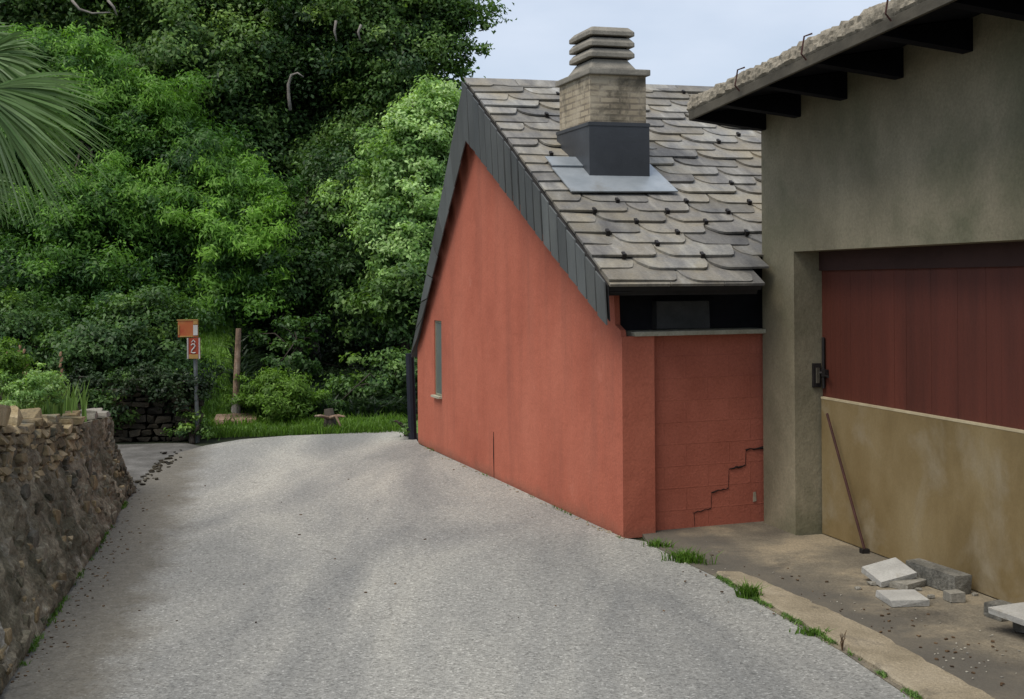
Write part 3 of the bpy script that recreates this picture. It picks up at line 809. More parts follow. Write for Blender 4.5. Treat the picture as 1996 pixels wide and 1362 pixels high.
for i in range(3):
    za = zs0 + tot * (0.31 + 0.235 * i)
    mb = MB(); frustum(mb, za, za + tot * 0.09, za + tot * 0.19, A, Bb, 0.032 if i < 2 else 0.04)
    mb.build('cowl_slab', MT['capstone'], chim, bevel=0.006)

# ------------------------------------------------------------------ garage
gar = thing('garage', 'grey concrete garage with red boarded door and overhanging tiled eave', 'garage', GQ)
def gp(t, s, z): return GQ + gd * t + gn * s + V((0, 0, z))
TO = (onp(1549, 760, GQ, gn) - GQ).dot(gd)
ZL = onp(1552, 490, GQ, gn).z
ZW = 3.52
GL = 7.0
print('garage', TO, ZL)
WT = 0.28
mb = MB()
mb.prism([gp(0, 0, -0.02), gp(TO, 0, -0.02), gp(TO, 0, ZL), gp(GL - 1, 0, ZL), gp(GL - 1, 0, -0.02), gp(GL, 0, -0.02), gp(GL, 0, ZW + 0.40), gp(0, 0, ZW)], gn * WT)
mb.build('front_wall', MT['concrete'], gar)
mb = MB(); mb.box(gp(0.1, WT + 2.2, 1.8), gd * 0.1, gn * 2.2, V((0, 0, 1.83)))
mb.box(gp(GL - 0.1, WT + 2.2, 1.8), gd * 0.1, gn * 2.2, V((0, 0, 1.83)))
mb.box(gp(GL / 2, WT + 4.5, 1.8), gd * GL / 2, gn * 0.1, V((0, 0, 1.83)))
mb.build('side_wall', MT['concrete'], gar)
# door: boards above, tan sheet below
ZS = onp(1625, 780, gp(0, WT - 0.06, 0), gn).z
mb = MB(); bt = TO + 0.004; rb = random.Random(5)
t = TO - 0.02
while t < GL - 1:
    w = 0.145
    mb.box(gp(t + w / 2, WT - 0.02 + rb.uniform(-0.0012, 0.0012), (ZL + ZS) / 2 + 0.0), gd * (w / 2 - 0.0005), gn * 0.015, V((0, 0, (ZL - ZS) / 2 + 0.04)))
    t += w
mb.box(gp((TO + GL - 1) / 2, WT + 0.02, 1.1), gd * ((GL - 1 - TO) / 2 + 0.05), gn * 0.012, V((0, 0, 1.2)))
door = mb.build('door', MT['maroon'], gar)
mb = MB(); mb.box(gp((TO + GL - 1) / 2 + 0.012, WT - 0.05, (ZS + 0.012) / 2), gd * ((GL - 1 - TO) / 2 - 0.012), gn * 0.012, V((0, 0, (ZS - 0.012) / 2)))
panel = mb.build('lower_panel', MT['tan'], door, bevel=0.004)
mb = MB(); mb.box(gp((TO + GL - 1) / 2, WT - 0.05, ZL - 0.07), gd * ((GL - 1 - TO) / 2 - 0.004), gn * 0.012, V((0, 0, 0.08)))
mb.build('lintel_shade_strip', MT['shade_brown'], door)  # dark strip stands in for the lintel's soft shade on the door
mb = MB(); mb.box(gp((TO + GL - 1) / 2 + 0.012, WT - 0.051, ZS + 0.005), gd * ((GL - 1 - TO) / 2 - 0.012), gn * 0.0135, V((0, 0, 0.008)))
mb.build('panel_edge', MT['tan_edge'], door)
# lock on the jamb and bolt on the door
def onjamb(px, py): return onp(px, py, gp(TO, 0, 0), gd)
j = onjamb(1590, 731)
mb = MB(); mb.box(j + gd * 0.012, gn * 0.035, gd * 0.012, V((0, 0, 0.095)))
lk = mb.build('lock_plate', MT['iron'], door, bevel=0.004)
mb = MB(); mb.box(j + gd * 0.03, gn * 0.012, gd * 0.01, V((0, 0, 0.06))); mb.build('keeper', MT['greywood'], lk)
mb = MB()
q = gp(TO + 0.05, WT - 0.055, j.z)
mb.tube([q + V((0, 0, 0.30)), q + V((0, 0, -0.10))], 0.013, 8)
mb.box(q + V((0, 0, 0.02)), gd * 0.05, gn * 0.016, V((0, 0, 0.028)))
mb.tube([q + V((0, 0, 0.0)), q + V((0, 0, 0.0)) + gd * 0.12 - gn * 0.03], 0.010, 8)
mb.tube([q + V((0, 0, 0.02)), j + gd * 0.02 + V((0, 0, 0.02))], 0.012, 8)
mb.build('bolt', MT['iron'], door)
# formwork scars in the concrete: small pockets
# roof: sloping deck, rafters, fascia, tiles, hooks
OVH = 0.66
RS = math.tan(R(9))
ZE = onp(1346, 236, gp(0, -OVH, 0), gn).z        # fascia bottom at the eave
print('ZE', ZE)
TE0 = (onp(1342, 220, gp(0, -OVH, 0), gn) - GQ).dot(gd)
KR = 0.058
def gpt(t, s, z): return gp(t, s, z + KR * (t - TE0))
def rz(s, base): return base + (s + OVH) * RS
def gslab(mb, t0, t1, s0, s1, zb0, th):
    mb.prism([gpt(t0, s0, rz(s0, zb0)), gpt(t1, s0, rz(s0, zb0)), gpt(t1, s1, rz(s1, zb0)), gpt(t0, s1, rz(s1, zb0))], V((0, 0, th)))
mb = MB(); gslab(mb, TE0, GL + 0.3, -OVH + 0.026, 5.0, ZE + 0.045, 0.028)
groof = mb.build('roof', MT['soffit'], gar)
mb = MB(); mb.prism([gpt(TE0, -OVH, ZE + 0.011), gpt(GL + 0.3, -OVH, ZE + 0.011), gpt(GL + 0.3, -OVH, ZE + 0.079), gpt(TE0, -OVH, ZE + 0.079)], gn * 0.024)
mb.build('fascia', MT['greywood'], groof, bevel=0.004)
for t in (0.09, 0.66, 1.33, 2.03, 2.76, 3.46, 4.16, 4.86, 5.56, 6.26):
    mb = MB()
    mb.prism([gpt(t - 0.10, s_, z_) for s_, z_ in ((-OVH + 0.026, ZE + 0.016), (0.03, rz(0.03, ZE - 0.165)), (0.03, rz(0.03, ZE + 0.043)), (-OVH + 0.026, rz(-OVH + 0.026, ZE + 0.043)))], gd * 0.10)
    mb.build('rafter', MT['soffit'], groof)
mb = MB(); nt = 620
for k in range(nt):
    t = TE0 - 0.02 + (GL + 0.32 - TE0) * k / (nt - 1)
    sc_ = 0.016 * abs(math.sin(t * 29 + 0.8 * fbm(t * 2, 3))) + 0.018 * fbm(t * 9, 1.5, 0, 1, 4)
    prf = [(0.20, 0.085), (0.012, 0.080), (-0.004, 0.10), (0.0, 0.125), (0.006, 0.15), (0.012, 0.17), (0.03, 0.188 + sc_), (0.07, 0.196 + sc_), (0.12, 0.20 + sc_ * 0.6), (0.30, 0.215)]
    for q, (s_, z_) in enumerate(prf):
        dd_ = 0.016 * fbm(t * 14, z_ * 40, q * 0.7, 1, 4) if 1 < q < 9 else 0
        mb.v.append(gpt(t, -OVH + s_ - dd_, ZE + z_ + dd_ * 0.5))
np_ = len(prf)
for k in range(nt - 1):
    for q in range(np_ - 1):
        i = k * np_ + q; mb.f.append((i, i + 1, i + np_ + 1, i + np_))
mb.f.append(list(range(np_))); mb.f.append([(nt - 1) * np_ + q for q in range(np_)])
mb.build('eave_tiles', MT['tiles'], groof)
mb = MB(); gslab(mb, TE0, GL + 0.3, -OVH + 0.06, 5.0, ZE + 0.078, 0.11); mb.build('tile_bed', MT['tiles'], groof)
for px in (1440, 1570, 1735):
    pk = onp(px, 170 if px < 1500 else 120 if px < 1650 else 55, gp(0, -OVH - 0.02, 0), gn)
    t = (pk - GQ).dot(gd)
    mb = MB()
    mb.tube([gpt(t, -OVH - 0.014, ZE + 0.05), gpt(t, -OVH - 0.05, ZE + 0.09), gpt(t + 0.004, -OVH - 0.03, ZE + 0.205), gpt(t + 0.02, -OVH + 0.02, ZE + 0.222)], 0.006, 6)
    mb.build('eave_hook', MT['rust'], groof)

# prop rod leaning on the panel
ra = onp(1612, 806, gp(0, WT - 0.12, 0), gn); rbm = onp(1685, 1066, gp(0, WT - 0.12, 0), gn)
print('rod foot', rbm); rbm.z = 0.006
rod = thing('prop_rod', 'thin rusty iron rod propped against the tan lower part of the garage door', 'rod', rbm)
mb = MB(); mb.tube([ra, rbm + V((0, 0, 0.03))], 0.0105, 8); mb.build('shaft', MT['rust'], rod)
mb = MB(); mb.stone(rbm + V((0, 0, 0.017)), V((0.03, 0.005, 0)), V((-0.005, 0.022, 0)), V((0, 0, 0.017)), 0.1, 0.2); mb.build('foot', MT['iron'], rod)

# ------------------------------------------------------------------ apron and kerb
ap = [(1262, 1058), (1330, 1094), (1398, 1126), (1490, 1182), (1640, 1270), (1795, 1374), (2050, 1562)]
app = [g(*p) for p in ap] + [gp(5.5, -0.6, 0), gp(5.5, WT - 0.02, 0), gp(TO + .02, WT - 0.02, 0), gp(TO + .02, 0.02, 0), gp(0, 0.02, 0), hp(0.1, S1, 0), hp(0.1, 0.2, 0)]
mb = MB(); mb.prism([V((p.x, p.y, -0.02)) for p in app], V((0, 0, 0.026)))
tag(mb.build('driveway', MT['apron']), kind='structure')
ko = [(1396, 1121), (1440, 1147), (1490, 1177), (1560, 1216), (1640, 1263), (1715, 1312), (1795, 1366), (1900, 1440), (2050, 1556)]
ki = [(1462, 1118), (1520, 1140), (1585, 1165), (1660, 1196), (1745, 1237), (1840, 1290), (1950, 1348), (2090, 1430), (2250, 1530)]
mb = MB(); rk = random.Random(9)
o_ = []; i_ = []
for (lst, out) in ((ko, o_), (ki, i_)):
    pts = [g(*p) for p in lst] if lst is ko else [g(*p).lerp(g(*q), 0.25) for p, q in zip(ki, ko)]
    for a, b_ in zip(pts[:-1], pts[1:]):
        for k in range(6): out.append(a.lerp(b_, k / 6) + V((rk.uniform(-.012, .012), rk.uniform(-.012, .012), 0)))
    out.append(pts[-1])
n = len(o_)
vs_ = []
for k in range(n):
    h = 0.03 + 0.006 * fbm(o_[k].x * 3, o_[k].y * 3)
    ed = (i_[k] - o_[k]).normalized() * 0.012
    vs_ += [V((o_[k].x, o_[k].y, -0.02)), V((o_[k].x, o_[k].y, h - 0.012)) + ed * 0.2, V((o_[k].x, o_[k].y, h)) + ed, V((i_[k].x, i_[k].y, h * 0.55)), V((i_[k].x, i_[k].y, -0.01))]
mb.add(vs_, [(k * 5 + c, k * 5 + c + 1, k * 5 + 6 + c, k * 5 + 5 + c) for k in range(n - 1) for c in range(4)])
tag(mb.build('kerb', MT['kerb']), kind='structure')

# ------------------------------------------------------------------ loose stones and pavers by the garage door
def slabthing(name, label, cat, px, py, yaw, w, dp, th, mat, z=0.012, tilt=(0, 0), group=None, ch=0.075, pz=None):
    base = g(px, py, z if pz is None else pz)
    M = Matrix.Rotation(R(yaw), 3, 'Z') @ Matrix.Rotation(R(tilt[0]), 3, 'X') @ Matrix.Rotation(R(tilt[1]), 3, 'Y')
    x, y, zz = (M @ V((w / 2, 0, 0)), M @ V((0, dp / 2, 0)), M @ V((0, 0, th / 2)))
    low = abs(x.z) + abs(y.z)
    mb = MB(); mb.stone(base + V((0, 0, low + abs(zz.z) if pz is None else 0)), x, y, zz, ch, ch * 1.3, random.Random(int(px)))
    o = mb.build(name, mat)
    off = base.copy()
    o.data.transform(Matrix.Translation(-off)); o.location = off
    return tag(o, label, cat, group)
PG = 'loose pavers and blocks lying by the garage door'
slabthing('paver', 'pale square paver lying flat alone nearest the kerb', 'paver', 1759, 1172, 4, 0.25, 0.27, 0.042, MT['paver'], 0.008, group=PG)
slabthing('paver', 'dirty grey paver lying flat underneath the tilted white one', 'paver', 1763, 1141, 40, 0.235, 0.20, 0.04, MT['paver_dirty'], 0.008, group=PG)
slabthing('paver', 'white square paver tilted up on top of another paver', 'paver', 1732, 1115, 17, 0.27, 0.25, 0.04, MT['paver'], group=PG, tilt=(12, -11), pz=0.075)
slabthing('kerbstone', 'long dark grey kerbstone lying behind the tilted white paver', 'kerbstone', 1828, 1142, -69, 0.50, 0.13, 0.125, MT['kerbstone'], 0.008, ch=0.09)
slabthing('brick', 'small pale brick in front of the end of the dark kerbstone', 'brick', 1860, 1171, 12, 0.11, 0.10, 0.06, MT['paver_dirty'], 0.008, ch=0.15)
slabthing('block', 'grey concrete block propping the left end of the low slab at the frame edge', 'block', 1950, 1203, -66, 0.15, 0.13, 0.085, MT['kerbstone'], 0.008, ch=0.12)
slabthing('stone', 'round grey cobble under the low slab at the right frame edge', 'stone', 2000, 1232, -20, 0.16, 0.12, 0.085, MT['kerbstone'], 0.008, ch=0.3)
slabthing('paving_slab', 'large pale slab propped low on a block and a cobble by the garage door', 'slab', 2022, 1205, -66, 0.46, 0.28, 0.035, MT['paver'], tilt=(0, 2), pz=0.118)

# loose debris on the apron and the road edge
def scatter(name, n, area, size, mat, seed, z=0.008):
    rr = random.Random(seed); mb = MB()
    for i in range(n):
        px, py = area(rr)
        p = g(px, py, z); s = size * rr.uniform(0.4, 1.3); a = rr.uniform(0, 6.28)
        mb.stone(p + V((0, 0, s * 0.25)), V((math.cos(a), math.sin(a), 0)) * s, V((-math.sin(a), math.cos(a), 0)) * s * 0.6, V((0, 0, s * 0.35)), 0.5, 0.4, rr)
    return tag(mb.build(name, mat), kind='stuff')
def tri(rr):
    a = rr.random()
    return (1290 + a * 700 + rr.uniform(-40, 110), 1068 + a * 230 + rr.uniform(-20, 60))
scatter('leaf_litter', 100, tri, 0.011, MT['litter'], 1)
scatter('grit', 80, tri, 0.007, MT['grit'], 2)
def along_wall(rr):
    a = rr.random(); return (265 - 245 * a + abs(rr.gauss(0, 34)), 952 + 372 * a + rr.uniform(-8, 14))
scatter('wall_crumbs', 170, along_wall, 0.010, MT['litter'], 3, 0.0)
def along_red(rr):
    a = rr.random(); return (820 + 400 * a - abs(rr.gauss(0, 5)), 866 + 184 * a + abs(rr.gauss(0, 3)))
scatter('render_crumbs', 90, along_red, 0.013, MT['scrape'], 4, 0.0)
mb = MB()
for i in range(5):
    p = g(*((1700, 1140), (1815, 1165), (1900, 1160), (1672, 1148), (1790, 1150))[i], 0.008)
    mb = MB(); q = random.uniform(0.016, 0.03); mb.stone(p + V((0, 0, q * 0.4)), V((q, q * .3, 0)), V((-q * .3, q * .8, 0)), V((0, 0, q * 0.45)), 0.4, 0.4)
    o = mb.build('paver_chip', MT['paver_dirty']); o.data.transform(Matrix.Translation(-p)); o.location = p
    tag(o, 'small broken concrete chip lying among the loose pavers by the garage door', 'chip', 'concrete chips among the pavers')
def on_road(rr): return (rr.uniform(250, 1300), rr.triangular(860, 1360, 1000))
scatter('road_litter', 35, on_road, 0.011, MT['litter'], 6, 0.0)
def path_edge(rr):
    a = rr.random(); return (265 + 80 * a + rr.gauss(0, 9), 948 - 66 * a + rr.gauss(0, 5))
scatter('path_gravel', 70, path_edge, 0.03, MT['farstone'], 7, 0.0)

# ------------------------------------------------------------------ stone retaining wall on the left
def wallpt(px, py, Y): return at(px, py, Y)
# stations from near to far: foot, shoulder (top of the battered rubble) and crest
foot = [g(-420, 2000) + (g(-420, 2000) - g(20, 1325)).normalized() * 7.0, g(-420, 2000), g(-250, 1700), g(-90, 1490), g(20, 1325), g(120, 1175), g(215, 1030), g(250, 968)]
Ys = [f.y for f in foot]
hs = [1.0, 0.98, 0.97, 0.96, 0.93, 0.84, 0.62, 0.52]
hc = [1.38, 1.36, 1.35, 1.34, 1.31, 1.14, 0.88, 0.77]
batter = 0.30
wdir = (foot[-1] - foot[4]).normalized()
wn_l = V((-wdir.y, wdir.x, 0))
if wn_l.x > 0: wn_l = -wn_l
# rounded end: the face turns left and runs away from the road
endc = foot[-1]
foot += [endc + V((-0.03, 0.28, 0)), endc + V((-0.16, 0.52, 0)), endc + V((-0.45, 0.68, 0)), endc + V((-1.2, 0.8, 0)), endc + V((-2.6, 0.9, 0))]
hs += [0.50, 0.50, 0.5, 0.5, 0.5]; hc += [0.75, 0.74, 0.74, 0.74, 0.74]
inw = []
for i in range(len(foot)):
    a = foot[max(i - 1, 0)]; b_ = foot[min(i + 1, len(foot) - 1)]
    t = (b_ - a).normalized(); nn = V((-t.y, t.x, 0))
    inw.append(nn)
swall = thing('stone_wall', 'rough stone retaining wall of ochre rubble beside the road', 'wall', foot[6])
def station(u):
    i = min(int(u), len(foot) - 2); f = u - i
    return foot[i].lerp(foot[i + 1], f), inw[i].lerp(inw[i + 1], f).normalized(), hs[i] + (hs[i + 1] - hs[i]) * f, hc[i] + (hc[i + 1] - hc[i]) * f
def wallface(u, h):
    p, nn, a, c = station(u)
    k = h / c
    return p + nn * (0.36 * min(h, a) / a * a / 0.9 + (h - a) * 0.1 * (h > a)) + V((0, 0, h))
# battered lower face, displaced
def wall_sheet(hfun0, hfun1, nu, nh, amp, name, mat, ustart=0.0, uend=None):
    mb = MB(); uend = uend or len(foot) - 1.001
    for a in range(nu):
        u = ustart + (uend - ustart) * a / (nu - 1)
        p, nn, s_, c_ = station(u)
        for b_ in range(nh):
            h = hfun0(u) + (hfun1(u) - hfun0(u)) * b_ / (nh - 1)
            q = wallface(u, h)
            dsp = amp * (fbm(q.x, q.y, q.z, 3.0, 5) * 0.6 + 0.55 * abs(fbm(q.x * 1.5 + 9, q.y * 1.5, q.z * 0.9, 6.5, 4)) + 0.35 * fbm(q.x, q.y, q.z, 22, 3))
            k = min(1, h / 0.06)
            mb.v.append(q - nn * dsp * k)
    for a in range(nu - 1):
        for b_ in range(nh - 1):
            i = a * nh + b_
            mb.f.append((i, i + nh, i + nh + 1, i + 1))
    return mb.build(name, mat, swall, smooth=True)
wall_sheet(lambda u: -0.03, lambda u: station(u)[3] - 0.02, 420, 70, 0.065, 'rubble_face', MT['rubble'])
# dry stones of the upper part, laid in rough courses
rw = random.Random(21)
mb = MB()
def lay(mb, u0, u1, h0f, h1f, rng, depth=0.10, wlo=0.10, whi=0.30, hlo=0.05, hhi=0.12, proud=0.035):
    u = u0
    ulen = [(foot[i + 1] - foot[i]).length for i in range(len(foot) - 1)]
    h = 0.0
    rowmax = 1.2
    while h < rowmax:
        rh = rng.uniform(hlo, hhi)
        u = u0 + rng.uniform(0, 0.05)
        while u < u1:
            w = rng.uniform(wlo, whi)
            du = w / ulen[min(int(u), len(ulen) - 1)]
            uc = u + du / 2
            if uc < u1:
                lo, hi = h0f(uc), h1f(uc)
                hh = lo + h
                if hh + rh * 0.45 < hi:
                    p, nn, s_, c_ = station(uc)
                    tg = V((nn.y, -nn.x, 0))
                    q = wallface(uc, hh + rh / 2)
                    tl = rng.uniform(-0.12, 0.12)
                    x = tg * (w / 2 * 0.97) + V((0, 0, tl * w / 2)); z = V((0, 0, rh / 2 * 0.97)) + nn * 0.01
                    mb.stone(q + nn * (depth - proud - rng.uniform(0, 0.03)), x, nn * depth, z, 0.42, 0.3, rng)
            u += du
        h += rh
lay(mb, 1.6, 6.15, lambda u: station(u)[2] - 0.06 + 0.08 * fbm(u, 0, 0, 2), lambda u: station(u)[3] + 0.01, rw, wlo=0.07, whi=0.30, hlo=0.035, hhi=0.10)
mb.build('dry_stones', MT['ochre'], swall)
mb = MB()
for i in range(70):
    u = rw.uniform(3.2, 7.4); p, nn, s_, c_ = station(u); h = rw.uniform(0.05, s_)
    s = rw.uniform(0.02, 0.07); tg = V((nn.y, -nn.x, 0))
    mb.stone(wallface(u, h) + nn * 0.006, tg * s * 1.3, nn * 0.04, V((0, 0, s * rw.uniform(0.5, 1.1))), 0.5, 0.4, rw)
mb.build('embedded_stones', MT['ochre'], swall)
mb = MB()
for i in range(230):
    u = rw.uniform(2.6, 8.6); p, nn, s_, c_ = station(u); h = rw.uniform(0.02, c_ * 0.93)
    s = rw.uniform(0.025, 0.085); tg = V((nn.y, -nn.x, 0))
    mb.stone(wallface(u, h) + nn * (0.022 - 0.018 * rw.random()), tg * s * 1.25 + V((0, 0, rw.uniform(-.3, .3) * s)), nn * 0.045, V((0, 0, s * rw.uniform(0.45, 0.95))), 0.5, 0.4, rw)
mb.build('face_stones', MT['facestone'], swall)
# cap stones
for (u, w, h_s, mt) in ((4.9, 0.34, 0.085, 'ochre'), (5.45, 0.20, 0.05, 'ochre'), (6.05, 0.24, 0.032, 'ochre'), (6.6, 0.24, 0.03, 'capstone'), (7.2, 0.22, 0.03, 'capstone'), (5.2, 0.16, 0.06, 'ochre'), (5.75, 0.15, 0.045, 'ochre'), (6.3, 0.12, 0.05, 'ochre'), (4.6, 0.2, 0.07, 'ochre'), (4.3, 0.3, 0.05, 'ochre'), (6.85, 0.13, 0.05, 'capstone'), (7.45, 0.1, 0.035, 'capstone')):
    p, nn, s_, c_ = station(u); tg = V((nn.y, -nn.x, 0)); q = wallface(u, c_)
    mb = MB(); mb.stone(q + nn * (0.11 - rw.uniform(0, 0.05)) + V((0, 0, h_s * 0.6)), tg * w / 2 + V((0, 0, rw.uniform(-.03, .03))), nn * min(0.16, w * 0.6), V((0, 0, h_s)), 0.35, 0.3, rw)
    mb.build('cap_stone', MT[mt], swall)
# planted bed held by the wall
mb = MB(); nb_ = 12
st = [station(len(foot) * 0 + u) for u in lin(0, len(foot) - 1.01, 60)]
for (u, (p, nn, s_, c_)) in zip(lin(0, len(foot) - 1.01, 60), st):
    q = wallface(u, c_ - 0.03)
    if u < 9.2: far = V((-12, q.y + 1.5, q.z + 0.35))
    else: far = V((-12, 13.9, q.z + 0.3))
    for k in range(nb_):
        a = (k / (nb_ - 1)) ** 1.8
        r_ = q.lerp(far, a); r_.z += 0.05 * fbm(r_.x, r_.y, 0, 1.2) * (a > 0) 
        mb.v.append(r_)
for a in range(59):
    for k in range(nb_ - 1):
        i = a * nb_ + k; mb.f.append((i, i + nb_, i + nb_ + 1, i + 1))
tag(mb.build('garden_bed', MT['bed'], smooth=True), kind='structure')

# far stone wall beyond the path
fw0, fw1, fw2 = g(-40, 868), g(240, 858), g(372, 856)
fwall = thing('stone_wall', 'low dark dry stone wall in the shade behind the path', 'wall', fw1)
mb = MB(); rf = random.Random(4)
segs = [(fw0, fw1), (fw1, fw2), (fw2, fw2 + V((-0.05, 0.35, 0)))]
for (a, b_) in segs:
    t_ = (b_ - a).normalized(); nn = V((-t_.y, t_.x, 0))
    ln = (b_ - a).length; h = 0.0
    while h < 0.82:
        rh = rf.uniform(0.045, 0.12); x = -rf.uniform(0, .1)
        while x < ln:
            w = rf.uniform(0.06, 0.27)
            top = 0.72 + 0.12 * fbm(a.x + t_.x * x, a.y + t_.y * x, 0, 1.5)
            if h + rh * 0.5 < top:
                mb.stone(a + t_ * (x + w / 2) + nn * (0.09 + h * 0.12 + rf.uniform(-0.035, 0.02)) + V((0, 0, h + rh / 2 - 0.02)), t_ * w * 0.5 + V((0, 0, rf.uniform(-.015, .015))), nn * 0.11, V((0, 0, rh * 0.52)), 0.45, 0.3, rf)
            x += w
        h += rh
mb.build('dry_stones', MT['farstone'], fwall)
mb = MB()
for (a, b_) in segs[:2]:
    t_ = (b_ - a).normalized(); nn = V((-t_.y, t_.x, 0))
    mb.prism([a + nn * 0.2 + V((0, 0, -.03)), b_ + nn * 0.2 + V((0, 0, -.03)), b_ + nn * 0.30 + V((0, 0, 0.76)), a + nn * 0.30 + V((0, 0, 0.76))], nn * 0.5)
mb.build('wall_core', MT['earth'], fwall)

# ------------------------------------------------------------------ signpost, wooden post, slab, stump
sb = g(381, 858)
sign = thing('signpost', 'steel signpost with two red and yellow plates at the grass edge', 'sign', sb)
def s_at(px, py): return onp(px, py, sb, V((0, 1, 0)))
mb = MB(); mb.tube([sb + V((0.02, 0.03, -0.05)), V((s_at(378, 640).x, sb.y + 0.03, s_at(378, 640).z))], 0.026, 10); mb.build('pole', MT['steel'], sign)
def plate(mb, x0, y0, x1, y1, off, th=0.008):
    a, b_ = s_at(x0, y1), s_at(x1, y0)
    mb.box(V(((a.x + b_.x) / 2, sb.y - off, (a.z + b_.z) / 2)), V(((b_.x - a.x) / 2, 0, 0)), V((0, th, 0)), V((0, 0, (b_.z - a.z) / 2)))
mb = MB(); plate(mb, 348, 623, 387, 657, 0.02); up_ = mb.build('upper_plate', MT['sign_orange'], sign)
mb = MB(); plate(mb, 378, 633, 386.5, 653, 0.033, 0.004); mb.build('white_corner', MT['sign_white'], up_)
for q in ((346, 622, 387.5, 624.5), (378, 625, 386.5, 632), (352, 654, 377, 656.5)):
    mb = MB(); plate(mb, *q, 0.032, 0.004); mb.build('yellow_border', MT['sign_yellow'], up_)
mb = MB(); plate(mb, 348.5, 633, 351, 652, 0.032, 0.004); mb.build('edge_strip', MT['sign_yellow'], up_)
mb = MB(); plate(mb, 366, 658, 391, 699, 0.02); lo_ = mb.build('lower_plate', MT['sign_red'], sign)
for q in ((366, 658, 368.4, 699), (388.6, 658, 391, 699)):
    mb = MB(); plate(mb, *q, 0.032, 0.004); mb.build('side_border', MT['postbase'], lo_)
mb = MB(); plate(mb, 369.5, 690, 387.5, 698.5, 0.032, 0.004); mb.build('yellow_band', MT['sign_yellow'], lo_)
gl = [(374, 672.5), (376.5, 670), (380, 670.5), (381.5, 674), (379, 678), (375.5, 682), (374, 686.5), (379, 687.5), (382.5, 686.5)]
mb = MB(); mb.tube([V((s_at(*q).x, sb.y - 0.032, s_at(*q).z)) for q in gl], 0.0085, 6)
mb.tube([V((s_at(*q).x, sb.y - 0.032, s_at(*q).z)) for q in ((375, 666.5), (378, 662), (381.5, 667))], 0.0075, 6)
mb.build('white_figure', MT['sign_white'], lo_)

pb = g(459, 842) + V((0, 0.9, 0))
pbz = hill_z(pb.x, pb.y)
post = thing('wooden_post', 'weathered brown wooden post with pale base on the grass bank', 'post', V((pb.x, pb.y, pbz)))
def p_at(px, py): return onp(px, py, pb, V((0, 1, 0)))
mb = MB(); mb.tube([p_at(460, 790), p_at(461, 740), p_at(463, 690), p_at(465, 640)], [0.05, 0.047, 0.042, 0.038], 9); mb.build('shaft', MT['postwood'], post)
mb = MB(); mb.tube([p_at(459.5, 812), p_at(460, 793), p_at(460, 775)], [0.068, 0.066, 0.06], 9); mb.build('base', MT['postbase'], post)
mb = MB(); mb.tube([V((pb.x, pb.y, pbz - 0.15)), p_at(459.5, 811)], 0.05, 9); mb.build('foot', MT['darkwood'], post)
slabp = g(428, 846)
mb = MB()
for k in range(3):
    mb.stone(V((slabp.x - 0.14 + 0.16 * k, 17.35 + 0.04 * k, hill_z(slabp.x, 17.4) + 0.055)), V((0.13, 0.01, 0.0)), V((-0.02, 0.17, 0.03)), V((0, 0, 0.035)), 0.25, 0.25)
o = mb.build('stone_step', MT['slab']); tag(o, 'pinkish flat stone step set in the grass below the wooden post', 'step')
off = V((slabp.x, 17.35, 0)); o.data.transform(Matrix.Translation(-off)); o.location = off
st0 = g(628, 852) + V((0, 0.7, 0)); stz = hill_z(st0.x, st0.y)
stump = thing('tree_stump', 'low brown tree stump with broken branches in the verge', 'stump', V((st0.x, st0.y, stz)))
mb = MB(); mb.tube([V((st0.x, st0.y, stz - .05)), V((st0.x, st0.y, stz + 0.14)), V((st0.x - 0.02, st0.y, stz + 0.30))], [0.12, 0.08, 0.06], 10); mb.build('bole', MT['bark'], stump, smooth=True)
for a, r_ in ((0.7, 0.30), (2.3, 0.26), (5.6, 0.22)):
    mb = MB(); mb.tube([V((st0.x, st0.y - .05, stz + 0.18)), V((st0.x + math.cos(a) * r_ * .6, st0.y - .15, stz + 0.22)), V((st0.x + math.cos(a) * r_, st0.y - .2, stz + 0.15 + 0.1 * math.sin(a)))], [0.028, 0.022, 0.01], 7)
    mb.build('branch', MT['postwood'], stump)

# ------------------------------------------------------------------ foliage
NR = np.random.default_rng(5)
def leaf_mesh(name, P, N, size, tint, mat, parent=None, aspect=0.5, droop=0.25, fold=0.15):
    """one rhombic, slightly folded leaf per row of P"""
    n = len(P)
    off = rootloc(parent) if parent else V((0, 0, 0))
    P = P - np.array(off)
    N = N / (np.linalg.norm(N, axis=1, keepdims=True) + 1e-9)
    T = NR.normal(size=(n, 3)); T[:, 2] -= droop
    T -= (T * N).sum(1, keepdims=True) * N
    T /= np.linalg.norm(T, axis=1, keepdims=True) + 1e-9
    S = np.cross(N, T)
    s = (size * NR.uniform(0.6, 1.35, n))[:, None]
    w = s * aspect * NR.uniform(0.75, 1.25, n)[:, None]
    v = np.empty((n, 4, 3))
    v[:, 0] = P - T * s * 0.5
    v[:, 1] = P + S * w * 0.5 + N * s * fold - T * s * 0.05
    v[:, 2] = P + T * s * 0.5 - N * s * 0.1
    v[:, 3] = P - S * w * 0.5 + N * s * fold - T * s * 0.05
    return raw_mesh(name, v.reshape(-1, 3), 4, np.repeat(tint, 4), mat, parent)
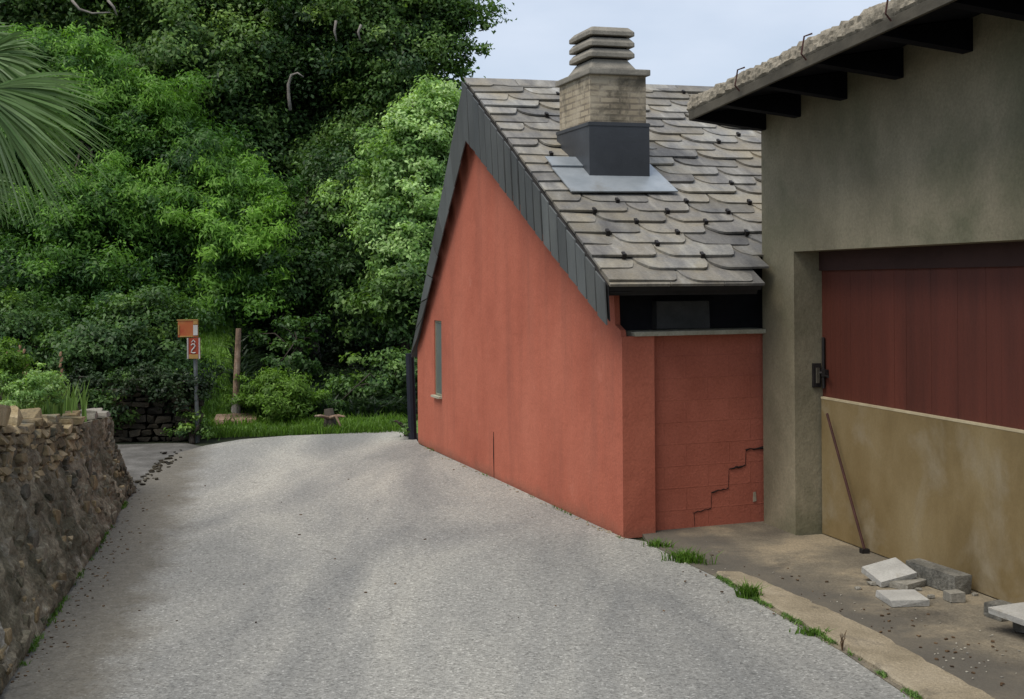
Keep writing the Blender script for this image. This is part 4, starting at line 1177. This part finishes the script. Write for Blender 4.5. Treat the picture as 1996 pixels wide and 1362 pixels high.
def raw_mesh(name, verts, k, tint, mat, parent=None):
    nv = len(verts); nf_ = nv // k
    me = bpy.data.meshes.new(name)
    me.vertices.add(nv); me.vertices.foreach_set('co', verts.astype(np.float32).ravel())
    me.loops.add(nv); me.loops.foreach_set('vertex_index', np.arange(nv, dtype=np.int32))
    me.polygons.add(nf_); me.polygons.foreach_set('loop_start', np.arange(0, nv, k, dtype=np.int32))
    at_ = me.attributes.new('tint', 'FLOAT', 'POINT'); at_.data.foreach_set('value', np.clip(tint, 0, 1).astype(np.float32))
    me.update(calc_edges=True); me.validate()
    me.materials.append(mat)
    o = bpy.data.objects.new(name, me); C.objects.link(o)
    if parent: o.parent = parent
    return o
def crown(blobs, nclump, nleaf, cr, size, flat=0.6, shell=0.55, tmean=0.45, tsd=0.18, newgrowth=0.12, seed=0, minz=0.1, per=7):
    """leaf clumps spread through a set of ellipsoids (centre, radii)"""
    rng = np.random.default_rng(seed)
    vol = np.array([b[1][0] * b[1][1] + b[1][0] * b[1][2] for b in blobs]); vol = vol / vol.sum()
    nb_ = max(4, int(nclump / per))
    which = rng.choice(len(blobs), nb_, p=vol)
    D = rng.normal(size=(nb_, 3)); D /= np.linalg.norm(D, axis=1, keepdims=True)
    rad = shell + (1.0 - shell) * rng.random(nb_) ** 0.5
    cen = np.array([blobs[i][0] for i in which]); rr_ = np.array([blobs[i][1] for i in which])
    inner = rng.random(nb_) < 0.3
    rad[inner] *= rng.uniform(0.45, 0.85, int(inner.sum()))
    bc = cen + D * rr_ * rad[:, None]; bt = rng.normal(0, tsd * 0.7, nb_)
    wb_ = rng.integers(0, nb_, nclump)
    q = rng.normal(size=(nclump, 3)) * np.array([1, 1, 0.6]) * (cr * 1.4)
    c = bc[wb_] + q + D[wb_] * cr * 0.3
    dd = D[wb_] + q / (cr * 3.0)
    boughs_t = bt[wb_]
    D = dd / (np.linalg.norm(dd, axis=1, keepdims=True) + 1e-9)
    ok = c[:, 2] > minz
    c, D, boughs_t = c[ok], D[ok], boughs_t[ok]
    m = len(c)
    crs = cr * rng.uniform(0.55, 1.45, m)
    ct = rng.normal(tmean, tsd * 0.6, m) + boughs_t
    ng = rng.random(m) < newgrowth
    ct[ng] += 0.3
    cnt = np.maximum(12, (nleaf * (crs / cr) ** 1.6)).astype(int)
    idx = np.repeat(np.arange(m), cnt); n = len(idx)
    q = np.clip(rng.normal(size=(n, 3)) * 0.52, -1.5, 1.5)
    q[:, 2] *= flat
    P = c[idx] + q * crs[idx][:, None]
    N = q * 0.8 + D[idx] * 0.45 + np.array([0, 0, 0.65]) + rng.normal(size=(n, 3)) * 0.45
    t = ct[idx] + rng.normal(0, 0.08, n)
    return P, N, t, c
def limbs(base, top, clumps, r0, rng, n=16, bend=0.5):
    mb = MB(); base, top = V(base), V(top)
    mid = base.lerp(top, 0.5) + V((rng.uniform(-bend, bend), rng.uniform(-bend, bend), 0)) * 0.5 * min(1.0, 0.3 * (top - base).length)
    stem = [base + V((0, 0, -min(0.2, 0.2 * (top - base).length))), base.lerp(mid, 0.5), mid, mid.lerp(top, 0.5), top]
    mb.tube(stem, [r0 * 1.25, r0, r0 * 0.8, r0 * 0.55, r0 * 0.2], 9)
    if len(clumps):
        for i in range(n):
            c = V(clumps[rng.randrange(len(clumps))])
            k = rng.uniform(0.25, 0.9); j = min(3, int(k * 4)); f = k * 4 - j
            s = stem[j].lerp(stem[j + 1], f)
            m1 = s.lerp(c, 0.5) + V((rng.uniform(-.2, .2), rng.uniform(-.2, .2), rng.uniform(0.0, .35))) * min(1.0, (c - s).length)
            rb_ = r0 * (0.42 - 0.3 * k) + min(0.012, r0 * 0.3)
            mb.tube([s, s.lerp(m1, 0.55), m1, m1.lerp(c, 0.5), c], [rb_, rb_ * 0.85, rb_ * 0.6, rb_ * 0.38, 0.006], 6)
    return mb
def tree(name, label, base, blobs, nclump, nleaf, cr, size, mat, r0=0.16, group=None, bark='bark', seed=0, parts=('crown', 'trunk'), nl=16, cat='tree', aspect=0.5, **kw):
    base = V(base)
    root = thing(name, label, cat, base, group)
    P, N, t, c = crown([(np.array(b[0]), np.array(b[1])) for b in blobs], nclump, nleaf, cr, size, seed=seed, **kw)
    leaf_mesh(parts[0], P, N, size, t, MT[mat], root, aspect=aspect)
    zt_ = max(b[0][2] for b in blobs)
    cc_ = blobs[0][0]
    limbs(base, (cc_[0], cc_[1], zt_ + min(0.3, 0.15 * max(b[1][2] for b in blobs))), c, r0, random.Random(seed), nl).build(parts[1], MT[bark], root, smooth=True)
    return root
def bl(px, py, Y, rx, ry=None, depth=None):
    """an ellipsoid seen at (px,py) with pixel radii at distance Y"""
    c = at(px, py, Y); k = Y / FPX
    ry = ry or rx
    return ((c.x, c.y, c.z), (rx * k, (depth or rx * 0.8) * k, ry * k))
def gb(px, Y):
    x = at(px, 551, Y).x
    return (x, Y, hill_z(x, Y))

TG = 'trees on the wooded slope beyond the bend'
# the fresh green tree in front: darker body, brighter outer upper boughs
T1Y = 21.6
t1 = tree('leafy_tree', 'broad yellow green tree with brighter upper boughs, nearest of the trees behind the far wall', gb(120, T1Y + 0.2),
     [bl(x_, y_, T1Y + o_, r_, q_) for (x_, y_, o_, r_, q_) in ((150, 440, 0, 215, 220), (330, 360, .1, 115, 115), (60, 250, .3, 155, 125), (250, 270, .3, 105, 95), (440, 450, -.2, 90, 95), (370, 540, -.5, 115, 75), (180, 600, -.9, 165, 95), (20, 560, -.7, 150, 140), (470, 540, -.3, 55, 65), (180, 470, -.7, 150, 110))],
     1500, 170, 0.26, 0.085, 'leaf_lime', 0.17, TG, seed=1, tmean=0.27, tsd=0.22, newgrowth=0.10, aspect=0.36, shell=0.7)
P, N, t, c = crown([(np.array(q[0]), np.array(q[1])) for q in [bl(x_, y_, T1Y + o_, r_, r_ * 0.85) for (x_, y_, o_, r_) in ((60, 150, 0, 70), (130, 140, 0, 70), (205, 185, 0, 65), (280, 215, -.1, 65), (345, 250, -.2, 60), (405, 310, -.2, 60), (450, 365, -.3, 55), (495, 425, -.4, 50), (515, 490, -.5, 42), (330, 320, -.5, 60), (410, 400, -.6, 60), (455, 470, -.8, 50), (90, 215, -.4, 70), (240, 280, -.6, 55), (440, 560, -.9, 45), (300, 400, -.8, 60), (200, 350, -.8, 60))]],
    760, 170, 0.22, 0.09, seed=12, tmean=0.50, tsd=0.22, newgrowth=0.18, shell=0.5, per=5)
N[:, 2] *= 0.6
leaf_mesh('upper_leaves', P, N, 0.105, t, MT['leaf_lime'], t1, aspect=0.26, droop=-0.9)
# tall dark trees behind
tree('broadleaf_tree', 'tall dark green tree at the top left corner behind the palm', gb(40, 25), [bl(20, 60, 25, 220, 180), bl(180, -40, 25.5, 190, 150), bl(-150, 200, 25, 200, 260), bl(200, 160, 25.5, 140, 130)], 700, 160, 0.36, 0.105, 'leaf_dark', 0.24, TG, seed=2, newgrowth=0.12, tmean=0.40)
tree('broadleaf_tree', 'tall dark tree with bright tufts above the fresh green tree', gb(400, 25), [bl(400, 110, 24.5, 150, 110), bl(330, 0, 25, 190, 120), bl(470, 220, 24.6, 100, 120), bl(500, -30, 25.5, 130, 110), bl(250, 90, 24.8, 110, 80)], 740, 160, 0.34, 0.10, 'leaf_dark', 0.24, TG, seed=3, newgrowth=0.25, tmean=0.48, tsd=0.24)
tree('broadleaf_tree', 'very dark dense tree in the middle of the wood with a bare hooked branch', gb(600, 26), [bl(600, 270, 25.5, 140, 180), bl(620, 60, 26, 160, 130), bl(520, 400, 24.6, 100, 130), bl(680, 150, 26, 120, 150), bl(600, 480, 24.8, 130, 120)], 800, 160, 0.34, 0.10, 'leaf_dark', 0.26, TG, seed=4, newgrowth=0.07, tmean=0.28)
tree('broadleaf_tree', 'tall tree against the sky with loose sprays of leaves above the house verge', gb(790, 25), [bl(770, 90, 24.6, 100, 135), bl(700, -20, 25, 140, 120), bl(825, 20, 24.6, 60, 80), bl(740, 250, 24.5, 95, 115)],
     640, 150, 0.28, 0.092, 'leaf_dark', 0.22, TG, seed=5, newgrowth=0.2, tmean=0.55, tsd=0.24)
tree('maple_tree', 'pale green young tree close behind the left roof edge of the red house', gb(800, 21.5), [bl(805, 300, 21.5, 60, 75), bl(775, 400, 21.2, 60, 90), bl(840, 225, 21.8, 45, 40), bl(790, 510, 21, 55, 60), bl(735, 355, 21.2, 25, 35), bl(850, 360, 21.8, 55, 140)],
     520, 150, 0.20, 0.082, 'leaf_pale', 0.10, TG, seed=6, newgrowth=0.25, tmean=0.52, tsd=0.24, nl=12)
tree('broadleaf_tree', 'shadowy mid height tree between the fresh green tree and the pale young tree', gb(610, 22.5), [bl(600, 500, 22.3, 110, 70), bl(540, 550, 21.6, 90, 40), bl(690, 520, 22, 80, 70), bl(650, 400, 22.8, 90, 90), bl(750, 590, 21.6, 50, 50)],
     520, 150, 0.26, 0.088, 'leaf_dark', 0.16, TG, seed=7, newgrowth=0.10, tmean=0.30)
# far row
for i, (px, py, Y, rx, ry, lab) in enumerate(((-80, 250, 33, 300, 420, 'dark tree filling the far left of the wood behind the other trees'), (300, 250, 34, 260, 460, 'dark tree far back in the wood, behind the fresh green tree'),
                                  (600, 250, 34, 220, 460, 'dark tree far back in the wood, behind the hooked branch'), (735, 440, 32, 90, 290, 'dark tree far back in the wood, glimpsed through the pale young tree'))):
    tree('broadleaf_tree', lab, gb(px, Y), [bl(px, py, Y, rx, ry, rx * 0.7), bl(px + 30, py - 150, Y + 0.5, rx * 0.8, ry * 0.5), bl(px - 60, py + 180, Y - 0.5, rx * 0.9, ry * 0.5)], 700, 90, 0.5, 0.2, 'leaf_dark', 0.3, TG, seed=20 + i, tmean=0.25, newgrowth=0.04, shell=0.4, per=3)
# treetops showing past the ridge
tree('broadleaf_tree', 'distant bushy treetop just showing over the slate ridge', (at(950, 551, 40).x, 40, 0), [bl(946, 172, 40, 12, 10), bl(915, 178, 40, 16, 10)], 14, 60, 0.12, 0.13, 'leaf_pale', 0.2, TG, seed=31, per=3)
root5 = [x for x in C.objects if x.get('label', '').startswith('tall tree against the sky')][0]
# loose sprays at the edge of the tall tree: thin twigs carrying leaves
rsp = random.Random(8); SP = []; mb = MB()
for (pts, rleaf, dens) in ((((800, 60), (860, 40), (905, 20), (965, 8)), 15, 1.0), (((905, 20), (930, 45), (955, 50)), 9, 0.8), (((800, 110), (860, 90), (905, 85)), 16, 1.2), (((900, 85), (935, 100), (950, 92)), 9, 0.6), (((810, 160), (860, 130), (890, 125), (905, 150)), 13, 1.1), (((820, 40), (850, -10), (900, -25)), 18, 1.0), (((850, 110), (885, 112), (925, 122)), 8, 0.5), (((840, 60), (880, 55), (900, 62)), 14, 1.2)):
    P_ = [at(px, py, 24.4 + rsp.uniform(-.3, .3)) for px, py in pts]
    mb.tube(P_, [0.022 - 0.016 * k / (len(P_) - 1) for k in range(len(P_))], 5)
    for k in range(len(P_) - 1):
        for j in range(int(95 * dens)):
            f = rsp.random(); w = rleaf * 24.4 / FPX * (1.1 - 0.5 * (k + f) / len(P_))
            SP.append(P_[k].lerp(P_[k + 1], f) + V((rsp.gauss(0, w), rsp.gauss(0, w), rsp.gauss(0, w * 0.8))))
SPa = np.array([list(p) for p in SP])
leaf_mesh('spray_leaves', SPa, np.array([0, -0.2, 0.8]) + NR.normal(size=(len(SPa), 3)) * 0.6, 0.125, NR.normal(0.6, 0.2, len(SPa)), MT['leaf_dark'], root5)
mb.build('spray_twigs', MT['bark'], root5)
# hooked bare branch
hk = [(566, 215), (563, 190), (562, 165), (568, 146), (580, 142), (592, 150)]
o = MB().tube([at(px, py, 23.2) for px, py in hk], [0.035, 0.033, 0.03, 0.026, 0.02, 0.012], 7)
root4 = [x for x in C.objects if x.get('label', '').startswith('very dark dense tree')][0]
o.build('bare_branch', MT['palebark'], root4, smooth=True)
for pts in ([(655, 40), (652, 60), (656, 80)], [(704, 48), (698, 62), (702, 78)], [(140, 0), (155, 18), (180, 26), (215, 24)], [(210, 0), (222, 14), (228, 30)]):
    tgt = root4 if pts[0][0] > 500 else [x for x in C.objects if x.get('label', '').startswith('tall dark green tree at the top left')][0]
    MB().tube([at(px, py, 22.9 if pts[0][0] > 500 else 22.3) for px, py in pts], [0.028, 0.024, 0.014] if len(pts) == 3 else [0.03, 0.026, 0.02, 0.012], 6).build('bare_branch', MT['palebark'], tgt, smooth=True)

# understorey and shrubs
UG = 'shrubs along the foot of the wood'
def shrub(label, px, Y, blobs, nclump, nleaf, cr, size, mat, seed, **kw):
    b_ = gb(px, Y)
    return tree('shrub', label, b_, blobs, nclump, nleaf, cr, size, mat, 0.035, UG, seed=seed, parts=('foliage', 'stems'), nl=10, cat='shrub', **kw)
shrub('dark evergreen shrub above the left end of the far stone wall', 60, 17.6, [bl(60, 690, 17.6, 150, 65), bl(-60, 650, 17.6, 120, 90)], 240, 130, 0.18, 0.07, 'leaf_dark', 41, tmean=0.3)
shrub('dark evergreen shrub overhanging the far stone wall beside the signpost', 260, 17.5, [bl(225, 680, 17.5, 115, 55), bl(290, 640, 17.8, 55, 45)], 240, 130, 0.18, 0.07, 'leaf_dark', 42, tmean=0.28)
shrub('low leafy plant hanging on the face of the far stone wall, left of its middle', 225, 16.0, [bl(222, 800, 16.0, 24, 46)], 46, 60, 0.10, 0.06, 'leaf_dark', 43, tmean=0.4)
shrub('trailing dark creeper draped over the far stone wall near the signpost', 330, 16.3, [bl(320, 748, 16.0, 60, 22), bl(345, 790, 15.9, 18, 36)], 70, 60, 0.10, 0.055, 'leaf_under', 51, tmean=0.6)
shrub('dark creeper over the far stone wall just above the iris clumps', 150, 16.3, [bl(165, 752, 16.0, 55, 20)], 50, 60, 0.10, 0.055, 'leaf_under', 52, tmean=0.6)
shrub('weedy green tuft at the foot of the signpost and the far stone wall end', 372, 15.7, [bl(370, 842, 15.75, 18, 16)], 26, 50, 0.08, 0.05, 'leaf_dark', 53, tmean=0.5)
shrub('bright yellow green fern like bush right of the wooden post', 530, 17.6, [bl(535, 785, 17.5, 38, 42), bl(575, 808, 17.4, 42, 28), bl(515, 770, 17.7, 20, 24)], 110, 130, 0.13, 0.07, 'leaf_grass', 44, tmean=0.5, tsd=0.2, aspect=0.3)
shrub('dark undergrowth in the gap behind the bright fern like bush', 590, 22.6, [bl(600, 740, 22.6, 90, 40), bl(530, 710, 22.8, 40, 50), bl(640, 690, 24, 60, 40)], 150, 90, 0.24, 0.09, 'leaf_under', 45, tmean=0.3)
shrub('soft green hedge shrub beside the dark rear corner of the red house', 740, 18.6, [bl(745, 780, 18.5, 45, 40), bl(700, 805, 18.3, 40, 26), bl(775, 735, 18.8, 28, 40)], 120, 110, 0.17, 0.075, 'leaf_dark', 47, tmean=0.42)
shrub('sparse dark sapling in the deep hollow behind the stump', 590, 19.6, [bl(575, 690, 19.4, 22, 34), bl(600, 650, 19.6, 40, 18)], 36, 80, 0.14, 0.085, 'leaf_dark', 46, tmean=0.3)
shrub('dark upright shrub between the stump and the hedge shrub', 670, 21.4, [bl(680, 720, 21.4, 40, 50), bl(640, 770, 21, 40, 30)], 60, 90, 0.2, 0.09, 'leaf_under', 48, tmean=0.35)
shrub('dark drooping shrub below the rear roof edge of the red house', 800, 19.8, [bl(790, 620, 19.8, 45, 80)], 80, 100, 0.2, 0.09, 'leaf_dark', 49, tmean=0.3)
shrub('tiny weed bush at the foot of the dark corner post', 790, 16.2, [bl(793, 834, 16.0, 14, 10)], 12, 40, 0.07, 0.045, 'leaf_dark', 50, tmean=0.5)

# grass blades
def blades(name, bases, hlen, width, mat, parent=None, lean=0.35, seed=0, curl=0.5, tmean=0.5):
    rng = np.random.default_rng(seed); n = len(bases)
    off = np.array(rootloc(parent)) if parent else np.zeros(3)
    Bp = np.array(bases) - off
    a = rng.uniform(0, 2 * np.pi, n)
    D = np.stack([np.cos(a), np.sin(a), np.zeros(n)], 1) * (lean * rng.uniform(0.2, 1.4, n))[:, None]
    h = (hlen * rng.uniform(0.5, 1.3, n))[:, None]
    sa = rng.uniform(0, 2 * np.pi, n); S = np.stack([np.cos(sa), np.sin(sa), np.zeros(n)], 1) * (width * rng.uniform(0.6, 1.3, n))[:, None]
    Z = np.array([0, 0, 1.0])
    p1 = Bp + (Z * 0.55 + D * 0.35) * h
    p2 = Bp + (Z * (1 - curl * 0.25) + D * (0.9 + curl)) * h
    v = np.stack([Bp - S, Bp + S, p1 + S * 0.8, p1 - S * 0.8, p1 - S * 0.8, p1 + S * 0.8, p2 + S * 0.08, p2 - S * 0.08], 1)
    t = np.repeat(rng.normal(tmean, 0.2, n), 8)
    return raw_mesh(name, v.reshape(-1, 3), 4, t, mat, parent)
rg = random.Random(77)
bs = []
for i in range(30000):
    x = rg.uniform(-6.0, -1.2); y = rg.uniform(16.9, 23)
    px = HX + FPX * x / y
    if 330 < px < 800 and (px < 466 + 14 * fbm(x, y, 0, 2) or y < 17.55 + 0.25 * fbm(x, y, 4, 1.5)): bs.append((x, y, hill_z(x, y) - 0.01))
tag(blades('grass', bs, 0.15, 0.008, MT['leaf_grass'], seed=1, tmean=0.62), kind='stuff')
grid_obj('grass_bank', lin(-6.2, -0.8, 90), lin(16.5, 23.5, 70), lambda x, y: hill_z(x, y) + 0.014 - (0.05 if y < 16.8 else 0), MT['bank'], cond=lambda x, y: HX + FPX * x / y < 468 or y < 17.6)
bs = []
for i in range(2600):
    px = rg.uniform(395, 800); p = g(px, 852 - (px - 395) * 0.028 + rg.uniform(-8, 1))
    bs.append((p.x, p.y, -0.01))
bs = []
for i in range(16000):
    y = rg.uniform(17.6, 29); px = rg.uniform(455, 830); x = (px - HX) / FPX * y
    bs.append((x, y, hill_z(x, y) - 0.02))
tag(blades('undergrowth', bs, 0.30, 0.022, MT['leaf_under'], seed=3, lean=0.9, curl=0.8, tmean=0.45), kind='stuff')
bs = []
for i in range(2600):
    px = rg.uniform(395, 800); p = g(px, 852 - (px - 395) * 0.028 + rg.uniform(-8, 1))
    bs.append((p.x, p.y, -0.01))
tag(blades('verge_grass', bs, 0.13, 0.007, MT['leaf_grass'], seed=2, tmean=0.4), kind='stuff')
WG = 'weed tufts in the joint between road and kerb'
for i, (px, py, n, h, r_, lab) in enumerate(((1282, 1066, 130, 0.06, 0.075, 'small green grass tuft at the foot of the red corner pier'), (1338, 1096, 260, 0.095, 0.10, 'largest green grass tuft on the road edge before the kerb starts'),
        (1460, 1166, 200, 0.10, 0.055, 'bright green grass tuft on the kerb edge halfway along'), (1582, 1238, 120, 0.05, 0.06, 'low dull green tuft on the kerb edge nearest the camera'))):
    b0 = g(px, py); bs = []
    for k in range(n):
        a = rg.gauss(0, 1) * r_ * 0.7; q = rg.gauss(0, 1) * r_ * 0.25
        bs.append((b0.x + a * 0.85 + q * 0.3, b0.y - a * 0.5 + q, 0.0))
    root = thing('grass_tuft', lab, 'weed', b0, WG)
    blades('blades', bs, h, 0.0045, MT['leaf_grass'], root, seed=60 + i, lean=0.6, tmean=0.42)
b0 = g(1642, 1270); root = thing('dry_weed', 'dry brown weed stalk sticking up at the kerb edge', 'weed', b0)
mb = MB()
for k in range(7): mb.tube([b0, b0 + V((rg.uniform(-.01, .01), rg.uniform(-.01, .01), 0.05)), b0 + V((rg.uniform(-.03, .03), rg.uniform(-.02, .02), rg.uniform(0.06, 0.12)))], [0.003, 0.0025, 0.001], 5)
mb.build('stalks', MT['litter'], root)
# small weeds and moss along the foot of the stone wall and of the red wall
bs = []
for i in range(1500):
    a = rg.random(); q0, q1 = g(20, 1325), g(250, 968); p = q0.lerp(q1, a)
    if fbm(p.x * 3, p.y * 3, 5) > 0.12: bs.append((p.x + abs(rg.gauss(0, .02)), p.y + rg.gauss(0, .02), -0.005))
for i in range(500):
    a = rg.random(); p = g(818, 866).lerp(g(1212, 1050), a)
    if fbm(p.x * 3, p.y * 3, 8) > 0.22: bs.append((p.x - abs(rg.gauss(0, .01)), p.y + rg.gauss(0, .01), -0.005))
tag(blades('foot_weeds', bs, 0.035, 0.004, MT['leaf_grass'], seed=29, lean=0.7, tmean=0.25), kind='stuff')
# moss and weeds in the joint
bs = []
for i in range(2600):
    a = rg.random() * (len(ko) - 3); k = int(a); p = g(*ko[k]).lerp(g(*ko[k + 1]), a - k)
    if fbm(p.x * 4, p.y * 4, 3) > 0.0: bs.append((p.x - 0.01 + rg.gauss(0, .012), p.y + rg.gauss(0, .012), 0.0))
tag(blades('joint_moss', bs, 0.028, 0.004, MT['leaf_dark'], seed=9, lean=0.8, tmean=0.7), kind='stuff')

# ------------------------------------------------------------------ bed plants on top of the wall
IG = 'plants growing in the bed on top of the stone wall'
def bedz(x, y): 
    return 0.98 if y < 9.5 else 0.80
def iris(label, px, py, Y, n, h, spread, seed, flowers=()):
    b0 = at(px, py, Y)
    root = thing('iris_plant', label, 'plant', b0, IG)
    rr = random.Random(seed); bs = []
    for k in range(n): bs.append((b0.x + rr.gauss(0, spread), b0.y + rr.gauss(0, 0.12), b0.z - 0.06))
    blades('sword_leaves', bs, h, 0.011, MT['leaf_iris'], root, seed=seed, lean=0.22, curl=0.2, tmean=0.5)
    for (fx, fy, fb) in flowers:
        top = at(fx, fy, Y); bt_ = at(fx - 2, fb, Y)
        st_ = MB().tube([bt_, bt_.lerp(top, 0.5), top], [0.008, 0.006, 0.004], 6).build('flower_stalk', MT['leaf_iris'], root)
        mb = MB()
        for k in range(5):
            q = top.lerp(bt_, 0.1 * k)
            mb.stone(q + V((rr.uniform(-.012, .012), rr.uniform(-.012, .012), 0)), V((0.011, 0, 0.004)), V((0, 0.011, 0)), V((0.003, 0, 0.022)), 0.4, 0.4, rr)
        mb.build('faded_flower', MT['dryflower'], st_)
iris('tall iris clump with one faded flower stalk behind the wall cap', 92, 806, 10.6, 120, 0.30, 0.14, 71, ((118, 690, 800),))
iris('single upright iris fan at the right end of the planted bed', 134, 806, 11.2, 34, 0.30, 0.035, 72)
iris('iris clump with several faded brown flower stalks at the left frame edge', 40, 800, 10.4, 46, 0.26, 0.10, 73, ((36, 676, 790), (47, 684, 790), (52, 700, 790), (14, 690, 790)))
for (px, py, rx, ry, Y, mt, lab, sd) in ((22, 758, 52, 34, 9.7, 'leaf_pale', 'grey green low herb cushion in front of the iris clumps', 74), (74, 752, 28, 30, 10.1, 'leaf_pale', 'small leafy herb between the two iris clumps', 75), (4, 700, 16, 34, 9.9, 'leaf_grass', 'bright green leafy plant cut by the left frame edge', 76)):
    b_ = at(px, py + ry, Y)
    tree('bed_herb', lab, b_, [bl(px, py, Y, rx, ry, rx)], 60, 60, 0.05, 0.03, mt, 0.006, IG, seed=sd, parts=('foliage', 'stems'), nl=8, cat='plant', tmean=0.5)

bs = []
bed_ = [o for o in C.objects if o.name == 'garden_bed'][0].data
rbd = random.Random(15)
for f in bed_.polygons:
    if f.center.x < -9 or f.center.y < -2: continue
    for k in range(int(f.area * 110) + 3):
        a_, b_, c_, d_ = [bed_.vertices[i].co for i in f.vertices]
        q = a_.lerp(b_, rbd.random()).lerp(d_.lerp(c_, rbd.random()), rbd.random())
        if rbd.random() < 0.85: bs.append((q.x - 0.14, q.y, q.z - 0.01))
tag(blades('bed_grass', bs, 0.11, 0.006, MT['leaf_grass'], seed=19, lean=0.6, tmean=0.35), kind='stuff')

# ------------------------------------------------------------------ fan palm at the left edge
PY = 8.2
hub0 = at(-95, 120, PY)
palm = thing('fan_palm', 'fan palm with feathery drooping fronds hanging in from the left edge', 'palm', V((hub0.x - 0.15, PY + 0.1, 1.2)))
mb = MB()
tb_ = V((hub0.x - 0.15, PY + 0.1, 0.9))
mb.tube([tb_, tb_ + V((0.01, 0, 0.8)), tb_ + V((0.05, 0, 1.6)), hub0 + V((0, 0.05, 0.15))], [0.13, 0.12, 0.115, 0.09], 12)
mb.build('trunk', MT['fibre'], palm, smooth=True)
def fan(hub, axis, spread, n, length, seed, up=V((0, 0, 1)), droop=0.35, fine=0.0088, a_lo=-1, a_hi=1):
    rr = random.Random(seed); axis = axis.normalized()
    side = axis.cross(up).normalized(); nrm = side.cross(axis).normalized()
    vs_ = []; tt = []
    for i in range(n):
        a = R(spread) * (a_lo + (a_hi - a_lo) * (i + rr.uniform(-.3, .3)) / (n - 1))
        dr = axis * math.cos(a) + nrm * math.sin(a) + side * rr.uniform(-.12, .12)
        dr.normalize()
        Ln = length * (1 - 0.22 * abs(a) / R(spread)) * rr.uniform(0.86, 1.05)
        wv = dr.cross(side).normalized() * fine + side * fine * rr.uniform(-0.5, 0.5)
        prev = None; t = rr.gauss(0.5, 0.2); NS = 5
        pts = []
        for k in range(NS + 1):
            f = k / NS
            p = hub + dr * Ln * f + V((0, 0, -droop * Ln * f ** 2.2 * rr.uniform(0.8, 1.1)))
            w_ = wv * (0.55 + 1.0 * f if f < 0.5 else 1.05 * (1.9 - 1.75 * f))
            pts.append((p - w_, p + w_))
        for k in range(NS):
            vs_ += [pts[k][0], pts[k][1], pts[k + 1][1], pts[k + 1][0]]; tt += [t] * 4
    return vs_, tt
off = np.array(palm.location)
rpm = random.Random(3)
for k in range(13):
    an = R(100 + 190 * k / 12); el = rpm.uniform(-0.5, 0.7)
    ax_ = V((math.cos(an), math.sin(an), el)).normalized()
    hub = hub0 + V((0, 0, 0.15)) + ax_ * rpm.uniform(0.45, 0.65)
    vv, tt = fan(hub, ax_, 62, 34, 0.75, 100 + k, droop=0.22)
    fr_ = raw_mesh('frond', np.array([list(p) for p in vv]) - off, 4, np.array(tt), MT['leaf_palm'], palm)
    MB().tube([hub0 + V((0, 0, 0.1)), hub0.lerp(hub, 0.5) + V((0, 0, 0.12)), hub], [0.016, 0.013, 0.009], 6).build('petiole', MT['leaf_palm'], fr_)
for (hx, hy, Y, ax, spd, n, ln, dr, sd) in ((-35, 110, PY + 0.1, (1.0, -0.1, 0.02), 42, 46, 0.56, 0.34, 6), (-20, 172, PY, (1.0, -0.1, -0.42), 42, 60, 0.92, 0.24, 1), (-45, 175, PY - 0.3, (0.8, -0.1, -0.95), 36, 50, 0.92, 0.18, 2),
                               (-70, 70, PY + 0.4, (1.0, 0.0, -0.08), 38, 38, 0.46, 0.25, 3), (-70, 350, PY + 0.2, (1.0, 0.1, -0.2), 30, 30, 0.42, 0.2, 4), (-30, 150, PY + 0.5, (1.0, 0.2, 0.0), 20, 20, 0.62, 0.3, 5)):
    hub = at(hx, hy, Y)
    vv, tt = fan(hub, V(ax), spd, n, ln, sd, droop=dr)
    fr_ = raw_mesh('frond', np.array([list(p) for p in vv]) - off, 4, np.array(tt), MT['leaf_palm'], palm)
    MB().tube([hub0, hub0.lerp(hub, 0.5) + V((0, 0, 0.08)), hub], [0.016, 0.013, 0.009], 6).build('petiole', MT['leaf_palm'], fr_)
